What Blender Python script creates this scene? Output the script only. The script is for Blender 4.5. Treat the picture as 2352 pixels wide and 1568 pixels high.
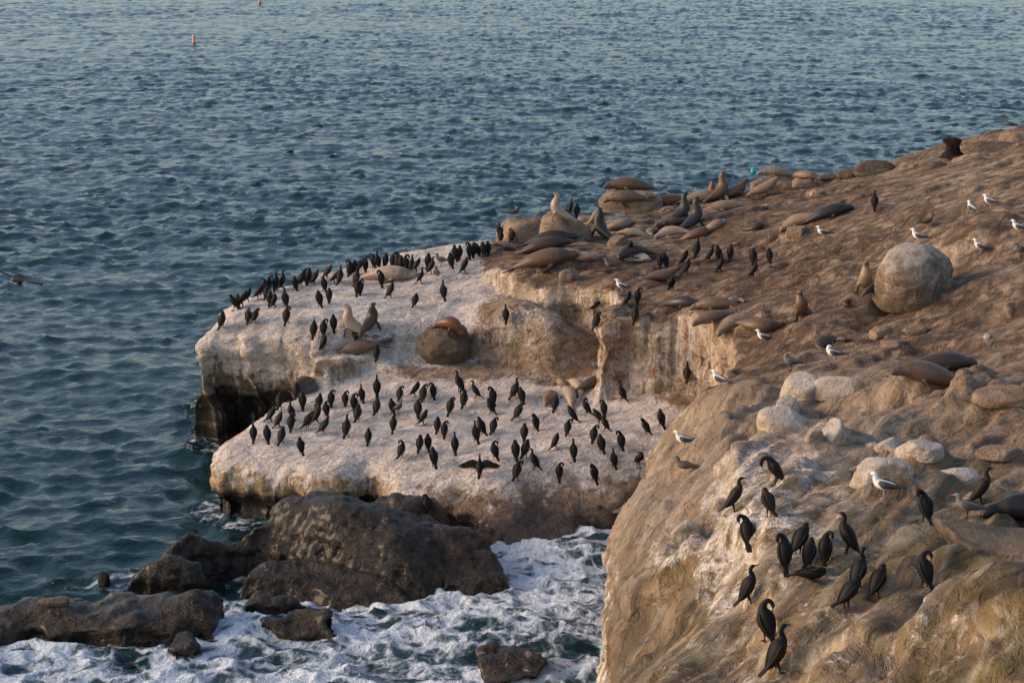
import bpy, bmesh, math, random
import numpy as np
from mathutils import Vector, Matrix, Quaternion
from mathutils.bvhtree import BVHTree

random.seed(7)
scene = bpy.context.scene
for o in list(bpy.data.objects):
    bpy.data.objects.remove(o)
COL = scene.collection
RAD = math.radians

# ------------------------------------------------------------------ camera
CAM_Z, FPX, PITCH = 18.0, 2000.0, math.atan(461.0 / 2000.0)
cam_d = bpy.data.cameras.new('camera')
cam = bpy.data.objects.new('camera', cam_d)
COL.objects.link(cam)
cam.location = (0, 0, CAM_Z)
cam.rotation_euler = (RAD(90) - PITCH, 0, 0)
cam_d.sensor_width = 36.0
cam_d.lens = FPX / 1024.0 * 36.0
cam_d.clip_start, cam_d.clip_end = 0.5, 9000.0
scene.camera = cam

# ------------------------------------------------------------------ light: last low sun behind the viewer's left, soft
SUN_AZ, SUN_EL = 184.0, 24.0          # direction the light comes FROM, degrees from +X counter-clockwise
world = bpy.data.worlds.new('World')
scene.world = world
world.use_nodes = True
wn = world.node_tree
wn.nodes.clear()
sky = wn.nodes.new('ShaderNodeTexSky')
sky.sky_type = 'NISHITA'
sky.sun_disc = False
sky.sun_elevation = RAD(SUN_EL)
sky.sun_rotation = RAD(90.0 - SUN_AZ)
sky.air_density, sky.dust_density, sky.ozone_density = 1.0, 1.8, 0.4
bg = wn.nodes.new('ShaderNodeBackground')
bg.inputs['Strength'].default_value = 0.15
wo = wn.nodes.new('ShaderNodeOutputWorld')
wn.links.new(sky.outputs[0], bg.inputs['Color'])
wn.links.new(bg.outputs[0], wo.inputs['Surface'])

sun_d = bpy.data.lights.new('sun', 'SUN')
sun_d.energy, sun_d.angle, sun_d.color = 1.5, RAD(28), (1.0, 0.64, 0.39)
sun = bpy.data.objects.new('sun', sun_d)
COL.objects.link(sun)
_d = Vector((math.cos(RAD(SUN_AZ)) * math.cos(RAD(SUN_EL)), math.sin(RAD(SUN_AZ)) * math.cos(RAD(SUN_EL)), math.sin(RAD(SUN_EL))))
sun.rotation_euler = _d.to_track_quat('Z', 'Y').to_euler()

vs = scene.view_settings
vs.view_transform, vs.look, vs.gamma, vs.exposure = 'Standard', 'None', 1.0, 0.46
vs.use_curve_mapping = False
scene.render.engine = 'CYCLES'

# ------------------------------------------------------------------ survey helpers: a sight line and the level it meets
S = 1024.0 / 2352.0
FW = Vector((0, math.cos(PITCH), -math.sin(PITCH)))
UP = Vector((0, math.sin(PITCH), math.cos(PITCH)))
EYE = Vector((0, 0, CAM_Z))
def ray(u, v):
    return (FW + Vector((1, 0, 0)) * ((u * S - 512.0) / FPX) + UP * ((341.0 - v * S) / FPX)).normalized()
def at(u, v, z):
    d = ray(u, v)
    return EYE + d * ((z - CAM_Z) / d.z)

# ------------------------------------------------------------------ numpy noise
_rng = np.random.RandomState(11)
_perm = _rng.permutation(256).astype(np.int64)
_perm = np.concatenate([_perm, _perm, _perm])
_grad = _rng.normal(size=(256, 3)); _grad /= np.linalg.norm(_grad, axis=1)[:, None]
def perlin(p):
    p = np.asarray(p, float)
    i = np.floor(p).astype(np.int64); f = p - i
    w = f * f * f * (f * (f * 6 - 15) + 10)
    i &= 255
    def g(dx, dy, dz):
        h = _perm[_perm[_perm[i[:, 0] + dx & 255] + (i[:, 1] + dy & 255)] + (i[:, 2] + dz & 255) & 255]
        gr = _grad[h & 255]
        return gr[:, 0] * (f[:, 0] - dx) + gr[:, 1] * (f[:, 1] - dy) + gr[:, 2] * (f[:, 2] - dz)
    def L(a, b, t): return a + (b - a) * t
    x00 = L(g(0,0,0), g(1,0,0), w[:, 0]); x10 = L(g(0,1,0), g(1,1,0), w[:, 0])
    x01 = L(g(0,0,1), g(1,0,1), w[:, 0]); x11 = L(g(0,1,1), g(1,1,1), w[:, 0])
    return L(L(x00, x10, w[:, 1]), L(x01, x11, w[:, 1]), w[:, 2]) * 1.5
def fbm(p, o=4, gain=0.5):
    p = np.asarray(p, float); s = 0; a = 1.0; t = 0
    for k in range(o):
        s = s + a * perlin(p + 17.3 * k); t += a; a *= gain; p = p * 2.03
    return s / t
def ridged(p, o=3):
    p = np.asarray(p, float); s = 0; a = 1.0; t = 0
    for k in range(o):
        s = s + a * (1 - 2 * np.abs(perlin(p + 9.7 * k))); t += a; a *= 0.5; p = p * 2.1
    return s / t
def sstep(a, b, x):
    t = np.clip((x - a) / (b - a), 0, 1)
    return t * t * (3 - 2 * t)

# ------------------------------------------------------------------ object helpers
def mesh_np(name, verts, faces, smooth=True):
    me = bpy.data.meshes.new(name)
    verts = np.asarray(verts, np.float32)
    if isinstance(faces, np.ndarray):
        n, k = faces.shape
        me.vertices.add(len(verts)); me.vertices.foreach_set('co', verts.ravel())
        me.loops.add(n * k); me.loops.foreach_set('vertex_index', faces.astype(np.int32).ravel())
        me.polygons.add(n); me.polygons.foreach_set('loop_start', np.arange(0, n * k, k, dtype=np.int32))
        me.update(calc_edges=True)
    else:
        me.from_pydata([tuple(v) for v in verts], [], faces)
    if smooth:
        me.polygons.foreach_set('use_smooth', np.ones(len(me.polygons), bool))
    me.update()
    return me
def link(name, me, mat=None, parent=None):
    o = bpy.data.objects.new(name, me)
    COL.objects.link(o)
    if mat is not None and me is not None and len(me.materials) == 0:
        me.materials.append(mat)
    if parent is not None:
        o.parent = parent
    return o
def tag(o, label, cat, group=None):
    o['label'] = label; o['category'] = cat
    if group: o['group'] = group
    return o
def grid_faces(ny, nx):
    a = np.arange(ny * nx).reshape(ny, nx)
    return np.stack([a[:-1, :-1], a[:-1, 1:], a[1:, 1:], a[1:, :-1]], -1).reshape(-1, 4)
def set_attr(me, name, arr):
    at_ = me.attributes.new(name, 'FLOAT_COLOR', 'POINT')
    at_.data.foreach_set('color', np.asarray(arr, np.float32).ravel())
def remeshed(me, voxel, smooth_it=0):
    o = bpy.data.objects.new('tmp', me); COL.objects.link(o)
    m = o.modifiers.new('r', 'REMESH'); m.mode = 'VOXEL'; m.voxel_size = voxel
    if smooth_it:
        s = o.modifiers.new('s', 'SMOOTH'); s.factor = 0.5; s.iterations = smooth_it
    dg = bpy.context.evaluated_depsgraph_get()
    out = bpy.data.meshes.new_from_object(o.evaluated_get(dg))
    bpy.data.objects.remove(o)
    return out
def co_np(me):
    a = np.empty(len(me.vertices) * 3, np.float32); me.vertices.foreach_get('co', a); return a.reshape(-1, 3).astype(float)
def no_np(me):
    a = np.empty(len(me.vertices) * 3, np.float32); me.vertices.foreach_get('normal', a); return a.reshape(-1, 3).astype(float)
def faces_np(me):
    a = np.empty(len(me.loops), np.int32); me.loops.foreach_get('vertex_index', a); return a.reshape(-1, 4)
def keep_faces(co, fc, mask):
    """drop faces whose every vertex fails the mask; reindex"""
    fm = mask[fc].any(1); fc = fc[fm]
    used = np.zeros(len(co), bool); used[fc.ravel()] = True
    idx = np.cumsum(used) - 1
    return used, idx[fc]

# ================================================================== materials for rock
def nt_new(name):
    m = bpy.data.materials.new(name); m.use_nodes = True
    n = m.node_tree; n.nodes.clear()
    return m, n
class NT:
    """tiny node-tree builder"""
    def __init__(s, nt): s.t = nt
    def n(s, typ, **kw):
        nd = s.t.nodes.new(typ)
        for k, v in kw.items():
            if k.startswith('i_'):
                key = k[2:]
                key = int(key) if key.isdigit() else key.replace('_', ' ')
                s.put(nd.inputs[key], v)
            else: setattr(nd, k, v)
        return nd
    def put(s, sock, v):
        if isinstance(v, bpy.types.NodeSocket): s.t.links.new(v, sock)
        elif isinstance(v, bpy.types.Node): s.t.links.new(v.outputs[0], sock)
        elif isinstance(v, tuple) and len(v) == 3 and sock.type == 'RGBA': sock.default_value = (*v, 1)
        else: sock.default_value = v
    def math(s, op, a, b=0.0, c=None, clamp=False):
        nd = s.n('ShaderNodeMath', operation=op, use_clamp=clamp)
        s.put(nd.inputs[0], a); s.put(nd.inputs[1], b)
        if c is not None: s.put(nd.inputs[2], c)
        return nd.outputs[0]
    def mix(s, f, a, b, blend='MIX'):
        nd = s.n('ShaderNodeMix', data_type='RGBA', blend_type=blend)
        s.put(nd.inputs[0], f); s.put(nd.inputs[6], a); s.put(nd.inputs[7], b)
        return nd.outputs[2]
    def ramp(s, f, a, b):
        nd = s.n('ShaderNodeMapRange', interpolation_type='SMOOTHSTEP')
        s.put(nd.inputs[0], f); nd.inputs[1].default_value = a; nd.inputs[2].default_value = b
        return nd.outputs[0]
    def noise(s, vec, scale, detail=5.0, rough=0.55, dist=0.0):
        nd = s.n('ShaderNodeTexNoise'); s.put(nd.inputs['Vector'], vec)
        nd.inputs['Scale'].default_value = scale; nd.inputs['Detail'].default_value = detail
        nd.inputs['Roughness'].default_value = rough; nd.inputs['Distortion'].default_value = dist
        return nd.outputs[0]
    def mapping(s, vec, scale=(1, 1, 1), rot=(0, 0, 0)):
        nd = s.n('ShaderNodeMapping', vector_type='TEXTURE'); s.put(nd.inputs[0], vec)
        nd.inputs['Scale'].default_value = tuple(1.0 / k for k in scale); nd.inputs['Rotation'].default_value = rot
        return nd.outputs[0]

def rock_material(name, use_attr=True, pale=(0.42, 0.335, 0.25), dark=(0.21, 0.15, 0.105), pits=0.0, white=0.0):
    m, nt = nt_new(name); b = NT(nt)
    geo = b.n('ShaderNodeNewGeometry'); pos = geo.outputs['Position']
    sep = b.n('ShaderNodeSeparateXYZ'); b.put(sep.inputs[0], geo.outputs['Normal'])
    steep = b.ramp(sep.outputs[2], 0.80, 0.40)
    med = b.noise(pos, 2.2, 4, 0.65, 0.4)
    fine = b.noise(pos, 11.0, 4, 0.72)
    streak = b.noise(b.mapping(pos, (7.0, 7.0, 0.32)), 1.0, 4, 0.65, 0.2)
    grit = b.noise(pos, 42.0, 2, 0.7)
    wf = None
    if use_attr:
        a1 = b.n('ShaderNodeAttribute', attribute_name='stone')
        a2 = b.n('ShaderNodeAttribute', attribute_name='mask')
        s2 = b.n('ShaderNodeSeparateColor'); b.put(s2.inputs[0], a2.outputs['Color'])
        det = a2.outputs['Alpha']
        guano, run, dirt = s2.outputs[0], s2.outputs[1], s2.outputs[2]
        patch = b.noise(b.mapping(pos, (1.3, 2.8, 2.2), (0, 0, RAD(18))), 1.0, 5, 0.68, 0.5)
        beds = b.noise(b.mapping(pos, (0.45, 2.0, 2.6), (0, 0, RAD(52))), 1.0, 5, 0.62, 0.9)
        col = a1.outputs['Color']; wf = a1.outputs['Alpha']
        col = b.mix(b.math('MULTIPLY', b.ramp(beds, 0.55, 0.64), b.math('MULTIPLY', b.math('SUBTRACT', det, wf, clamp=True), 0.42)), col, (0.42, 0.325, 0.235))
        # thin sandstone laminae, crisp on the wave-smoothed near slope
        nearm = b.math('SUBTRACT', 1.0, det, clamp=True)
        lam = b.noise(b.mapping(pos, (0.09, 0.62, 0.30), (0, 0, RAD(60))), 1.0, 2.5, 0.5, 0.0)
        saw = b.math('FRACT', b.math('MULTIPLY', lam, 11.0))
        lamw = b.math('MULTIPLY', nearm, b.ramp(med, 0.30, 0.62))
        col = b.mix(b.math('MULTIPLY', b.ramp(saw, 0.42, 0.16), b.math('MULTIPLY', lamw, 0.6)), col, (0.42, 0.34, 0.26))
        lin = b.ramp(saw, 0.10, 0.015)
        col = b.mix(b.math('MULTIPLY', lin, b.math('MULTIPLY', lamw, 0.6)), col, (0.075, 0.05, 0.032))
        crack = b.math('MULTIPLY', b.ramp(b.math('ABSOLUTE', b.math('SUBTRACT', beds, 0.47)), 0.014, 0.003), b.ramp(med, 0.46, 0.58))
        crack2 = b.math('MULTIPLY', b.ramp(b.math('ABSOLUTE', b.math('SUBTRACT', patch, 0.5)), 0.014, 0.003), b.ramp(med, 0.48, 0.38))
        crack = b.math('MAXIMUM', crack, crack2)
        crack = b.math('MULTIPLY', crack, det)
        col = b.mix(b.math('MULTIPLY', crack, 0.75), col, (0.06, 0.036, 0.022))
        col = b.mix(b.math('MULTIPLY', b.ramp(b.math('ADD', b.math('MULTIPLY', med, .5), b.math('MULTIPLY', fine, .5)), 0.46, 0.62), b.math('MULTIPLY', det, 0.5)), col, (0.105, 0.062, 0.035))
        col = b.mix(b.math('MULTIPLY', b.math('MULTIPLY', b.ramp(b.math('ADD', dirt, b.math('MULTIPLY', b.math('SUBTRACT', patch, 0.5), 3.0)), 0.35, 0.95), b.ramp(dirt, 0.02, 0.2)), 0.8), col, (0.085, 0.05, 0.031))
        # dark mineral run-off on steep faces
        col = b.mix(b.math('MULTIPLY', b.math('MULTIPLY', run, b.ramp(streak, 0.52, 0.66)), 0.7), col, (0.13, 0.07, 0.04))
        brk = b.n('ShaderNodeMix', data_type='FLOAT'); b.put(brk.inputs[0], steep)
        b.put(brk.inputs[2], b.math('ADD', b.math('MULTIPLY', med, .55), b.math('MULTIPLY', fine, .45))); b.put(brk.inputs[3], streak)
        gsum = b.math('ADD', guano, b.math('MULTIPLY', b.math('SUBTRACT', brk.outputs[0], 0.5), 2.2))
        gm = b.math('MULTIPLY', b.ramp(gsum, 0.22, 0.72), b.ramp(guano, 0.02, 0.2))
        gcol = b.mix(b.ramp(b.math('ADD', b.math('MULTIPLY', fine, .5), b.math('MULTIPLY', patch, .5)), 0.36, 0.60), (0.47, 0.39, 0.325), (0.84, 0.755, 0.68))
        col = b.mix(b.math('MULTIPLY', gm, 0.93), col, gcol)
    else:
        strata = b.noise(b.mapping(pos, (0.7, 0.7, 6.0), (RAD(14), RAD(-10), 0)), 1.0, 4, 0.6, 0.5)
        col = b.mix(b.ramp(med, 0.36, 0.66), dark, pale)
        col = b.mix(b.math('MULTIPLY', b.ramp(strata, 0.45, 0.62), 0.6), col, (pale[0] * 1.2, pale[1] * 1.2, pale[2] * 1.2))
        col = b.mix(b.math('MULTIPLY', b.math('MULTIPLY', steep, b.ramp(streak, 0.54, 0.7)), 0.55), col, (dark[0] * .6, dark[1] * .55, dark[2] * .5))
        col = b.mix(b.math('MULTIPLY', b.ramp(fine, 0.52, 0.72), 0.4), col, (dark[0] * .5, dark[1] * .5, dark[2] * .5))
        if white > 0:
            wt = b.math('MULTIPLY', b.ramp(b.math('ADD', med, b.math('MULTIPLY', sep.outputs[2], 0.35)), 0.45, 0.85), white)
            col = b.mix(wt, col, (0.62, 0.57, 0.53))
    col = b.mix(b.math('MULTIPLY', b.ramp(grit, 0.53, 0.66), 0.38), col, (0.06, 0.042, 0.03))
    bs = b.n('ShaderNodeBsdfPrincipled')
    b.put(bs.inputs['Base Color'], col)
    if wf is not None:
        rg = b.n('ShaderNodeMix', data_type='FLOAT'); b.put(rg.inputs[0], wf); rg.inputs[2].default_value = 0.92; rg.inputs[3].default_value = 0.28
        b.put(bs.inputs['Roughness'], rg.outputs[0])
        b.put(bs.inputs['Coat Weight'], b.math('MULTIPLY', wf, 0.22)); bs.inputs['Coat Roughness'].default_value = 0.16
    else:
        bs.inputs['Roughness'].default_value = 0.9
    bs.inputs['Specular IOR Level'].default_value = 0.3
    hgt = b.math('ADD', b.math('MULTIPLY', med, 0.7), b.math('MULTIPLY', fine, 0.45))
    if use_attr:
        hgt = b.math('MULTIPLY', hgt, b.math('ADD', 0.25, b.math('MULTIPLY', det, 0.75)))
        hgt = b.math('ADD', hgt, b.math('SUBTRACT', b.math('ADD', b.math('MULTIPLY', b.ramp(beds, 0.40, 0.62), 0.30), b.math('MULTIPLY', b.ramp(saw, 0.9, 0.1), b.math('MULTIPLY', nearm, 0.30))), b.math('MULTIPLY', crack, 0.30)))
    hgt = b.math('ADD', hgt, b.math('MULTIPLY', grit, 0.12))
    if pits > 0:
        vo = b.n('ShaderNodeTexVoronoi'); b.put(vo.inputs['Vector'], pos); vo.inputs['Scale'].default_value = 9.0
        pm = b.ramp(b.noise(pos, 1.1, 2), 0.45, 0.6)
        pit = b.math('MULTIPLY', b.ramp(vo.outputs['Distance'], 0.34, 0.12), pm)
        hgt = b.math('SUBTRACT', hgt, b.math('MULTIPLY', pit, pits))
    bp = b.n('ShaderNodeBump'); bp.inputs['Strength'].default_value = 1.0; bp.inputs['Distance'].default_value = 0.17
    b.put(bp.inputs['Height'], hgt); b.put(bs.inputs['Normal'], bp.outputs[0])
    out = b.n('ShaderNodeOutputMaterial'); b.put(out.inputs[0], bs.outputs[0])
    return m
M_ROCK = rock_material('sandstone')
M_BOULDER = rock_material('boulder_stone', False, (0.30, 0.225, 0.155), (0.15, 0.108, 0.072), pits=0.55, white=0.55)
M_PALE = rock_material('pale_stone', False, (0.56, 0.46, 0.35), (0.36, 0.275, 0.19), white=0.6)
M_TAN = rock_material('tan_stone', False, (0.36, 0.265, 0.185), (0.20, 0.135, 0.087))
M_DARKSTONE = rock_material('dark_stone', False, (0.17, 0.13, 0.097), (0.085, 0.062, 0.045))
M_BLACKSHADE = rock_material('black_shade_stone', False, (0.028, 0.02, 0.016), (0.01, 0.008, 0.007))  # near-black colour includes the skyline stump's shade

# ================================================================== terrain from surveyed shelves
def world_pts(pts):
    return np.array([tuple(at(*p)) for p in pts])
def surf(ctrl, X, Y, c=1.2):
    P = world_pts(ctrl); n = len(P)
    def ker(r2): return np.sqrt(r2 + c * c)
    A = np.zeros((n + 3, n + 3))
    d2 = (P[:, None, 0] - P[None, :, 0]) ** 2 + (P[:, None, 1] - P[None, :, 1]) ** 2
    A[:n, :n] = ker(d2) - 0.02 * np.eye(n)
    A[:n, n] = 1; A[:n, n + 1] = P[:, 0]; A[:n, n + 2] = P[:, 1]; A[n:, :n] = A[:n, n:].T
    w = np.linalg.solve(A, np.concatenate([P[:, 2], [0, 0, 0]]))
    Z = w[n] + w[n + 1] * X + w[n + 2] * Y
    for k in range(n):
        Z += w[k] * ker((X - P[k, 0]) ** 2 + (Y - P[k, 1]) ** 2)
    return Z
def poly_sd(poly, X, Y):
    """signed distance, positive inside"""
    d = np.full(X.shape, 1e9); ins = np.zeros(X.shape, bool); n = len(poly)
    for i in range(n):
        ax, ay = poly[i][:2]; bx, by = poly[(i + 1) % n][:2]
        ex, ey = bx - ax, by - ay
        t = np.clip(((X - ax) * ex + (Y - ay) * ey) / (ex * ex + ey * ey + 1e-9), 0, 1)
        d = np.minimum(d, np.hypot(X - ax - t * ex, Y - ay - t * ey))
        c = ((ay > Y) != (by > Y)) & (X < ex * (Y - ay) / (by - ay + 1e-12) + ax)
        ins ^= c
    return np.where(ins, d, -d)
def smax(a, b, k):
    h = np.clip(0.5 + 0.5 * (a - b) / k, 0, 1)
    return b + (a - b) * h + k * h * (1 - h)

def plate(outline, ctrl, X, Y, r, warp=0.25, seed=0.0, wscale=0.7, grow=0.0, dome=False):
    P = world_pts(outline)
    q = np.stack([X * wscale, Y * wscale, np.full_like(X, seed)], -1)
    sh = X.shape
    wx = fbm(q.reshape(-1, 3), 3).reshape(sh) * warp; wy = fbm(q.reshape(-1, 3) + 31.7, 3).reshape(sh) * warp
    sd = poly_sd(P, X + wx, Y + wy) + grow
    top = surf(ctrl, X, Y)
    t = np.clip(1 - sd / r, 0, 1)
    z = top - r * (1 - np.sqrt(np.maximum(1 - t * t, 0)))
    if dome: z = -.7 + (top + .7) * np.maximum(1 - t ** 2.3, 0) ** (1 / 2.3)
    return np.where(sd > 0, z, -3.0), sd

A_OUT = [(478,1045,1.75),(505,1058,1.7),(600,1070,1.7),(700,1084,1.7),(790,1090,1.65),(840,1072,1.7),(862,1085,1.6),(880,1125,1.3),(950,1180,.8),(1060,1225,.35),(1180,1285,-.15),(1300,1280,-.2),(1335,1225,.1),(1410,1195,.45),(1480,1110,1.3),(1600,1050,1.8),(1760,950,2.4),(1700,830,3.2),(1400,820,3.2),(1100,830,2.6),(900,850,2.4),(780,880,2.2),(700,915,2.05),(620,945,2.0),(555,972,1.9),(508,1000,1.85)]
A_CT = [(500,1030,1.8),(600,1005,1.95),(700,960,2.05),(800,1045,1.85),(900,1000,2.0),(1000,950,2.2),(1100,1050,1.9),(1200,1075,1.8),(1300,1000,2.1),(1400,950,2.3),(1500,950,2.45),(1400,1080,1.7),(1300,1130,1.25),(1200,1130,1.35),(1100,1120,1.45),(900,1075,1.7),(1000,1110,1.5),(1250,1185,.65),(1380,1165,.85),(880,1120,1.4),(1050,1170,1.0),(1150,1215,.6),(1250,1250,.2),(980,1150,1.2)]
B_OUT = [(455,785,3.6),(500,768,3.85),(560,760,3.95),(650,756,4.0),(712,772,3.85),(735,790,3.6),(800,775,3.8),(900,765,3.9),(970,755,4.0),(1030,730,4.2),(1080,690,4.5),(1180,640,5.0),(1180,560,5.3),(1115,552,5.2),(1050,564,5.1),(930,584,4.9),(830,600,4.8),(740,624,4.7),(650,648,4.5),(590,668,4.4),(530,694,4.2),(490,730,4.0),(462,760,3.8)]
B_CT = [(500,740,4.05),(600,705,4.3),(700,735,4.2),(700,660,4.5),(850,640,4.7),(850,710,4.35),(950,700,4.35),(1000,640,4.75),(1080,600,5.0),(960,745,4.1),(800,755,4.05),(1100,570,5.2)]
D_OUT = [(712,838,3.2),(780,834,3.2),(860,830,3.1),(940,870,2.75),(1000,900,2.3),(1150,915,2.1),(1300,920,2.15),(1500,935,2.3),(1620,960,2.4),(1720,800,3.6),(1500,640,4.6),(1250,560,5),(1080,570,5),(900,690,4.2),(735,765,3.6)]
D_CT = [(750,805,3.35),(830,805,3.35),(900,795,3.4),(960,790,3.45),(1020,850,3.05),(1090,822,3.45),(1140,840,3.2),(1000,885,2.45),(1100,892,2.4),(1250,900,2.3),(1200,862,2.7),(1300,862,2.75),(1380,862,2.65),(1380,800,3.2),(1250,800,3.6),(1160,740,4.2),(1060,705,4.3),(1100,640,4.85),(1200,700,4.3),(1300,745,3.95),(1370,770,3.7),(1450,880,2.5),(1560,940,2.45),(1500,800,3.3)]
F_OUT = [(1085,595,5.0),(1120,625,5.1),(1180,648,5.1),(1250,658,5.1),(1320,652,5.2),(1380,662,5.2),(1425,690,5.05),(1390,712,4.95),(1362,738,4.8),(1378,768,4.55),(1450,750,4.75),(1500,738,4.95),(1560,728,5.05),(1605,738,5.05),(1645,775,4.95),(1672,805,4.95),(1690,850,4.95),(1655,882,4.8),(1610,930,4.5),(1560,1000,4.1),(1500,1080,3.6),(1440,1150,3.6),(1393,1210,3.7),(1385,1270,3.7),(1412,1340,3.8),(1395,1420,3.9),(1380,1490,3.9),(1385,1570,4.0),(1400,1900,4.2),(3300,1900,9.0),(3300,1200,9),(3000,280,8.6),(2352,290,8.4),(2200,347,7.3),(2120,380,6.8),(2050,390,6.6),(1900,412,6.3),(1800,434,6.0),(1700,442,5.9),(1600,447,5.8),(1500,457,5.7),(1400,482,5.6),(1330,502,5.5),(1200,522,5.4),(1140,542,5.3),(1118,572,5.2)]
F_CT = [(1200,605,5.35),(1300,562,5.5),(1450,600,5.5),(1600,705,5.25),(1500,560,5.6),(1700,600,5.75),(1850,700,5.95),(1900,560,6.5),(2000,480,7.2),(1700,462,6.0),(1850,440,6.2),(2200,400,7.7),(2352,330,8.3),(2100,720,6.3),(2300,600,7.2),(2352,500,7.8),(1655,770,5.15),(1800,790,5.55),(2000,850,6.15),(2300,850,6.6),(1850,905,6.0),(1720,880,5.5),(2100,1000,6.25),(2300,1000,6.6),(1850,1065,6.05),(1740,1060,5.9),(1690,1120,6.0),(2000,1150,6.3),(2250,1150,6.8),(1800,1300,6.3),(2000,1300,6.6),(1780,1500,6.4),(2100,1350,6.8),(2320,1350,7.6),(2000,1500,6.9),(2300,1500,7.7),(1700,1300,6.1),(1740,1420,6.2),
        (1610,1000,4.9),(1575,1090,4.75),(1510,1090,4.05),(1450,1165,4.0),(1405,1250,4.0),(1420,1330,4.1),(1500,1250,4.6),(1550,1400,5.1),(1610,1150,5.2),(1640,1250,5.6),(1440,1430,4.3),(1520,1510,4.8),(1400,1565,4.2),(1620,1450,5.6),(1680,1000,5.5),(1640,900,5.05)]

gx = np.arange(-24.0, 36.0, 0.16); gy = np.arange(14.0, 90.0, 0.16)
GX, GY = np.meshgrid(gx, gy)
zA, sA = plate(A_OUT, A_CT, GX, GY, np.where(GX < -3.2, 0.8, 0.35), 0.50, 1.0)
zB, sB = plate(B_OUT, B_CT, GX, GY, 0.85, 0.50, 2.0)
zD, sD = plate(D_OUT, D_CT, GX, GY, 0.35, 0.35, 3.0)
rF = np.where(GY > 51, 0.28, 0.9)
zF, sF = plate(F_OUT, F_CT, GX, GY, rF, 0.45, 4.0, 0.55)
H = smax(smax(smax(zA, zD, 0.22), zB, 0.25), zF, 0.35)
pg = np.stack([GX, GY, np.zeros_like(GX)], -1).reshape(-1, 3)
isF = (zF >= H - 0.10)
def ground(u, v, z=6.0):
    for k in range(12):
        p = at(u, v, z)
        ix = int(min(max((p.x - gx[0]) / 0.16, 0), len(gx) - 1)); iy = int(min(max((p.y - gy[0]) / 0.16, 0), len(gy) - 1))
        z = 0.5 * z + 0.5 * max(H[iy, ix], 0.0)
    return at(u, v, z)
wv = fbm(pg * .9 + 41, 3).reshape(GX.shape); wv2 = fbm(pg * .9 + 77, 3).reshape(GX.shape)
ADD = np.zeros_like(H)
def lump(p, rx, ry, h, rot=0.0, edge=0.5, warp=0.35):
    """low rock hump or shelf: plateau with a shoulder"""
    global ADD
    c, s_ = math.cos(RAD(rot)), math.sin(RAD(rot))
    dx, dy = GX - p.x + warp * wv, GY - p.y + warp * wv2
    a_, b_ = (dx * c + dy * s_) / rx, (-dx * s_ + dy * c) / ry
    q = np.sqrt(a_ * a_ + b_ * b_)
    ADD = ADD + h * sstep(1 + edge, 1 - edge, q)
for u, v, rx, ry, h, rt, ed in [
        (2160,985,2.7,.75,.38,8,.35),(2120,905,1.6,.8,.30,15,.4),(2310,1070,2.2,.9,.32,10,.35),(1935,735,2.6,.9,.45,48,.5),(2010,690,1.5,.8,.25,30,.4),
        (2390,520,4.2,3.6,.75,20,.25),(2320,655,2.6,1.3,.45,10,.3),(2230,600,1.3,.8,.3,20,.3),(2200,470,2.0,1.5,.2,30,.4),(2330,720,2.0,.7,.3,5,.3),
        (1250,612,2.6,.8,.22,5,.25),(1530,590,.8,.4,.12,0,.3),(1700,525,1.0,.5,.16,10,.3),(1830,538,.5,.4,.2,0,.2),(1770,510,1.2,.5,.12,0,.3),
        (1640,700,1.0,.5,.12,0,.3),(1480,640,1.5,.6,.14,8,.3),(1850,600,2.0,.7,.13,5,.3),(1760,655,2.2,.6,.13,4,.3),(1950,620,1.6,.6,.14,4,.3),
        (1950,955,1.25,1.0,-.55,0,.45),(1880,930,.8,.6,-.2,0,.5),(2110,1128,.55,.6,.5,0,.5),(2060,1180,1.0,.7,.3,30,.5),
        (2290,1440,1.3,.6,.25,35,.3),(2180,1510,1.2,.4,.18,45,.35),(2340,1530,1.1,.6,.25,30,.3),(2000,1540,1.4,.3,.2,57,.4),
        (1660,955,.8,1.6,.40,20,.4),(1610,1075,.6,1.2,.3,15,.4),(1700,1010,.6,1.4,.22,35,.35),(1430,1470,.7,1.6,.55,70,.35),(1480,1370,.5,.9,.3,60,.4),(1550,1330,.35,2.2,.2,-25,.5),
        (1820,1010,1.0,.6,.2,30,.4),(1720,930,.6,1.0,.2,40,.4),(1780,850,1.4,.6,.2,30,.4),(1900,1080,1.2,.6,.18,40,.4),(2250,930,1.5,.6,.22,10,.35),(2050,930,.9,.5,.18,10,.35)]:
    lump(ground(u, v), rx, ry, h, rt, ed)
rl = random.Random(3)
for k in range(80):
    u, v = rl.uniform(1250, 2400), rl.uniform(470, 1560)
    p = ground(u, v)
    near = p.y < 47
    lump(p, rl.uniform(.5, 1.8), rl.uniform(.2, .5), rl.uniform(.04, .15), (57 if near else 12) + rl.uniform(-14, 14), rl.uniform(.2, .4))
roost = world_pts([(1650,1050,6),(1652,1150,6),(1657,1270,6.1),(1700,1385,6.2),(1735,1470,6.2),(1765,1620,6.3),(2500,1700,7),(2500,1200,7),(2200,1000,6.4),(1800,1000,6)])
sR = poly_sd(roost, GX + .4 * wv, GY + .4 * wv2)
ADD += 0.42 * sstep(0, .22, sR) * sstep(9.5, 6.5, GX) * sstep(43.0, 40.0, GY)
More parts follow.
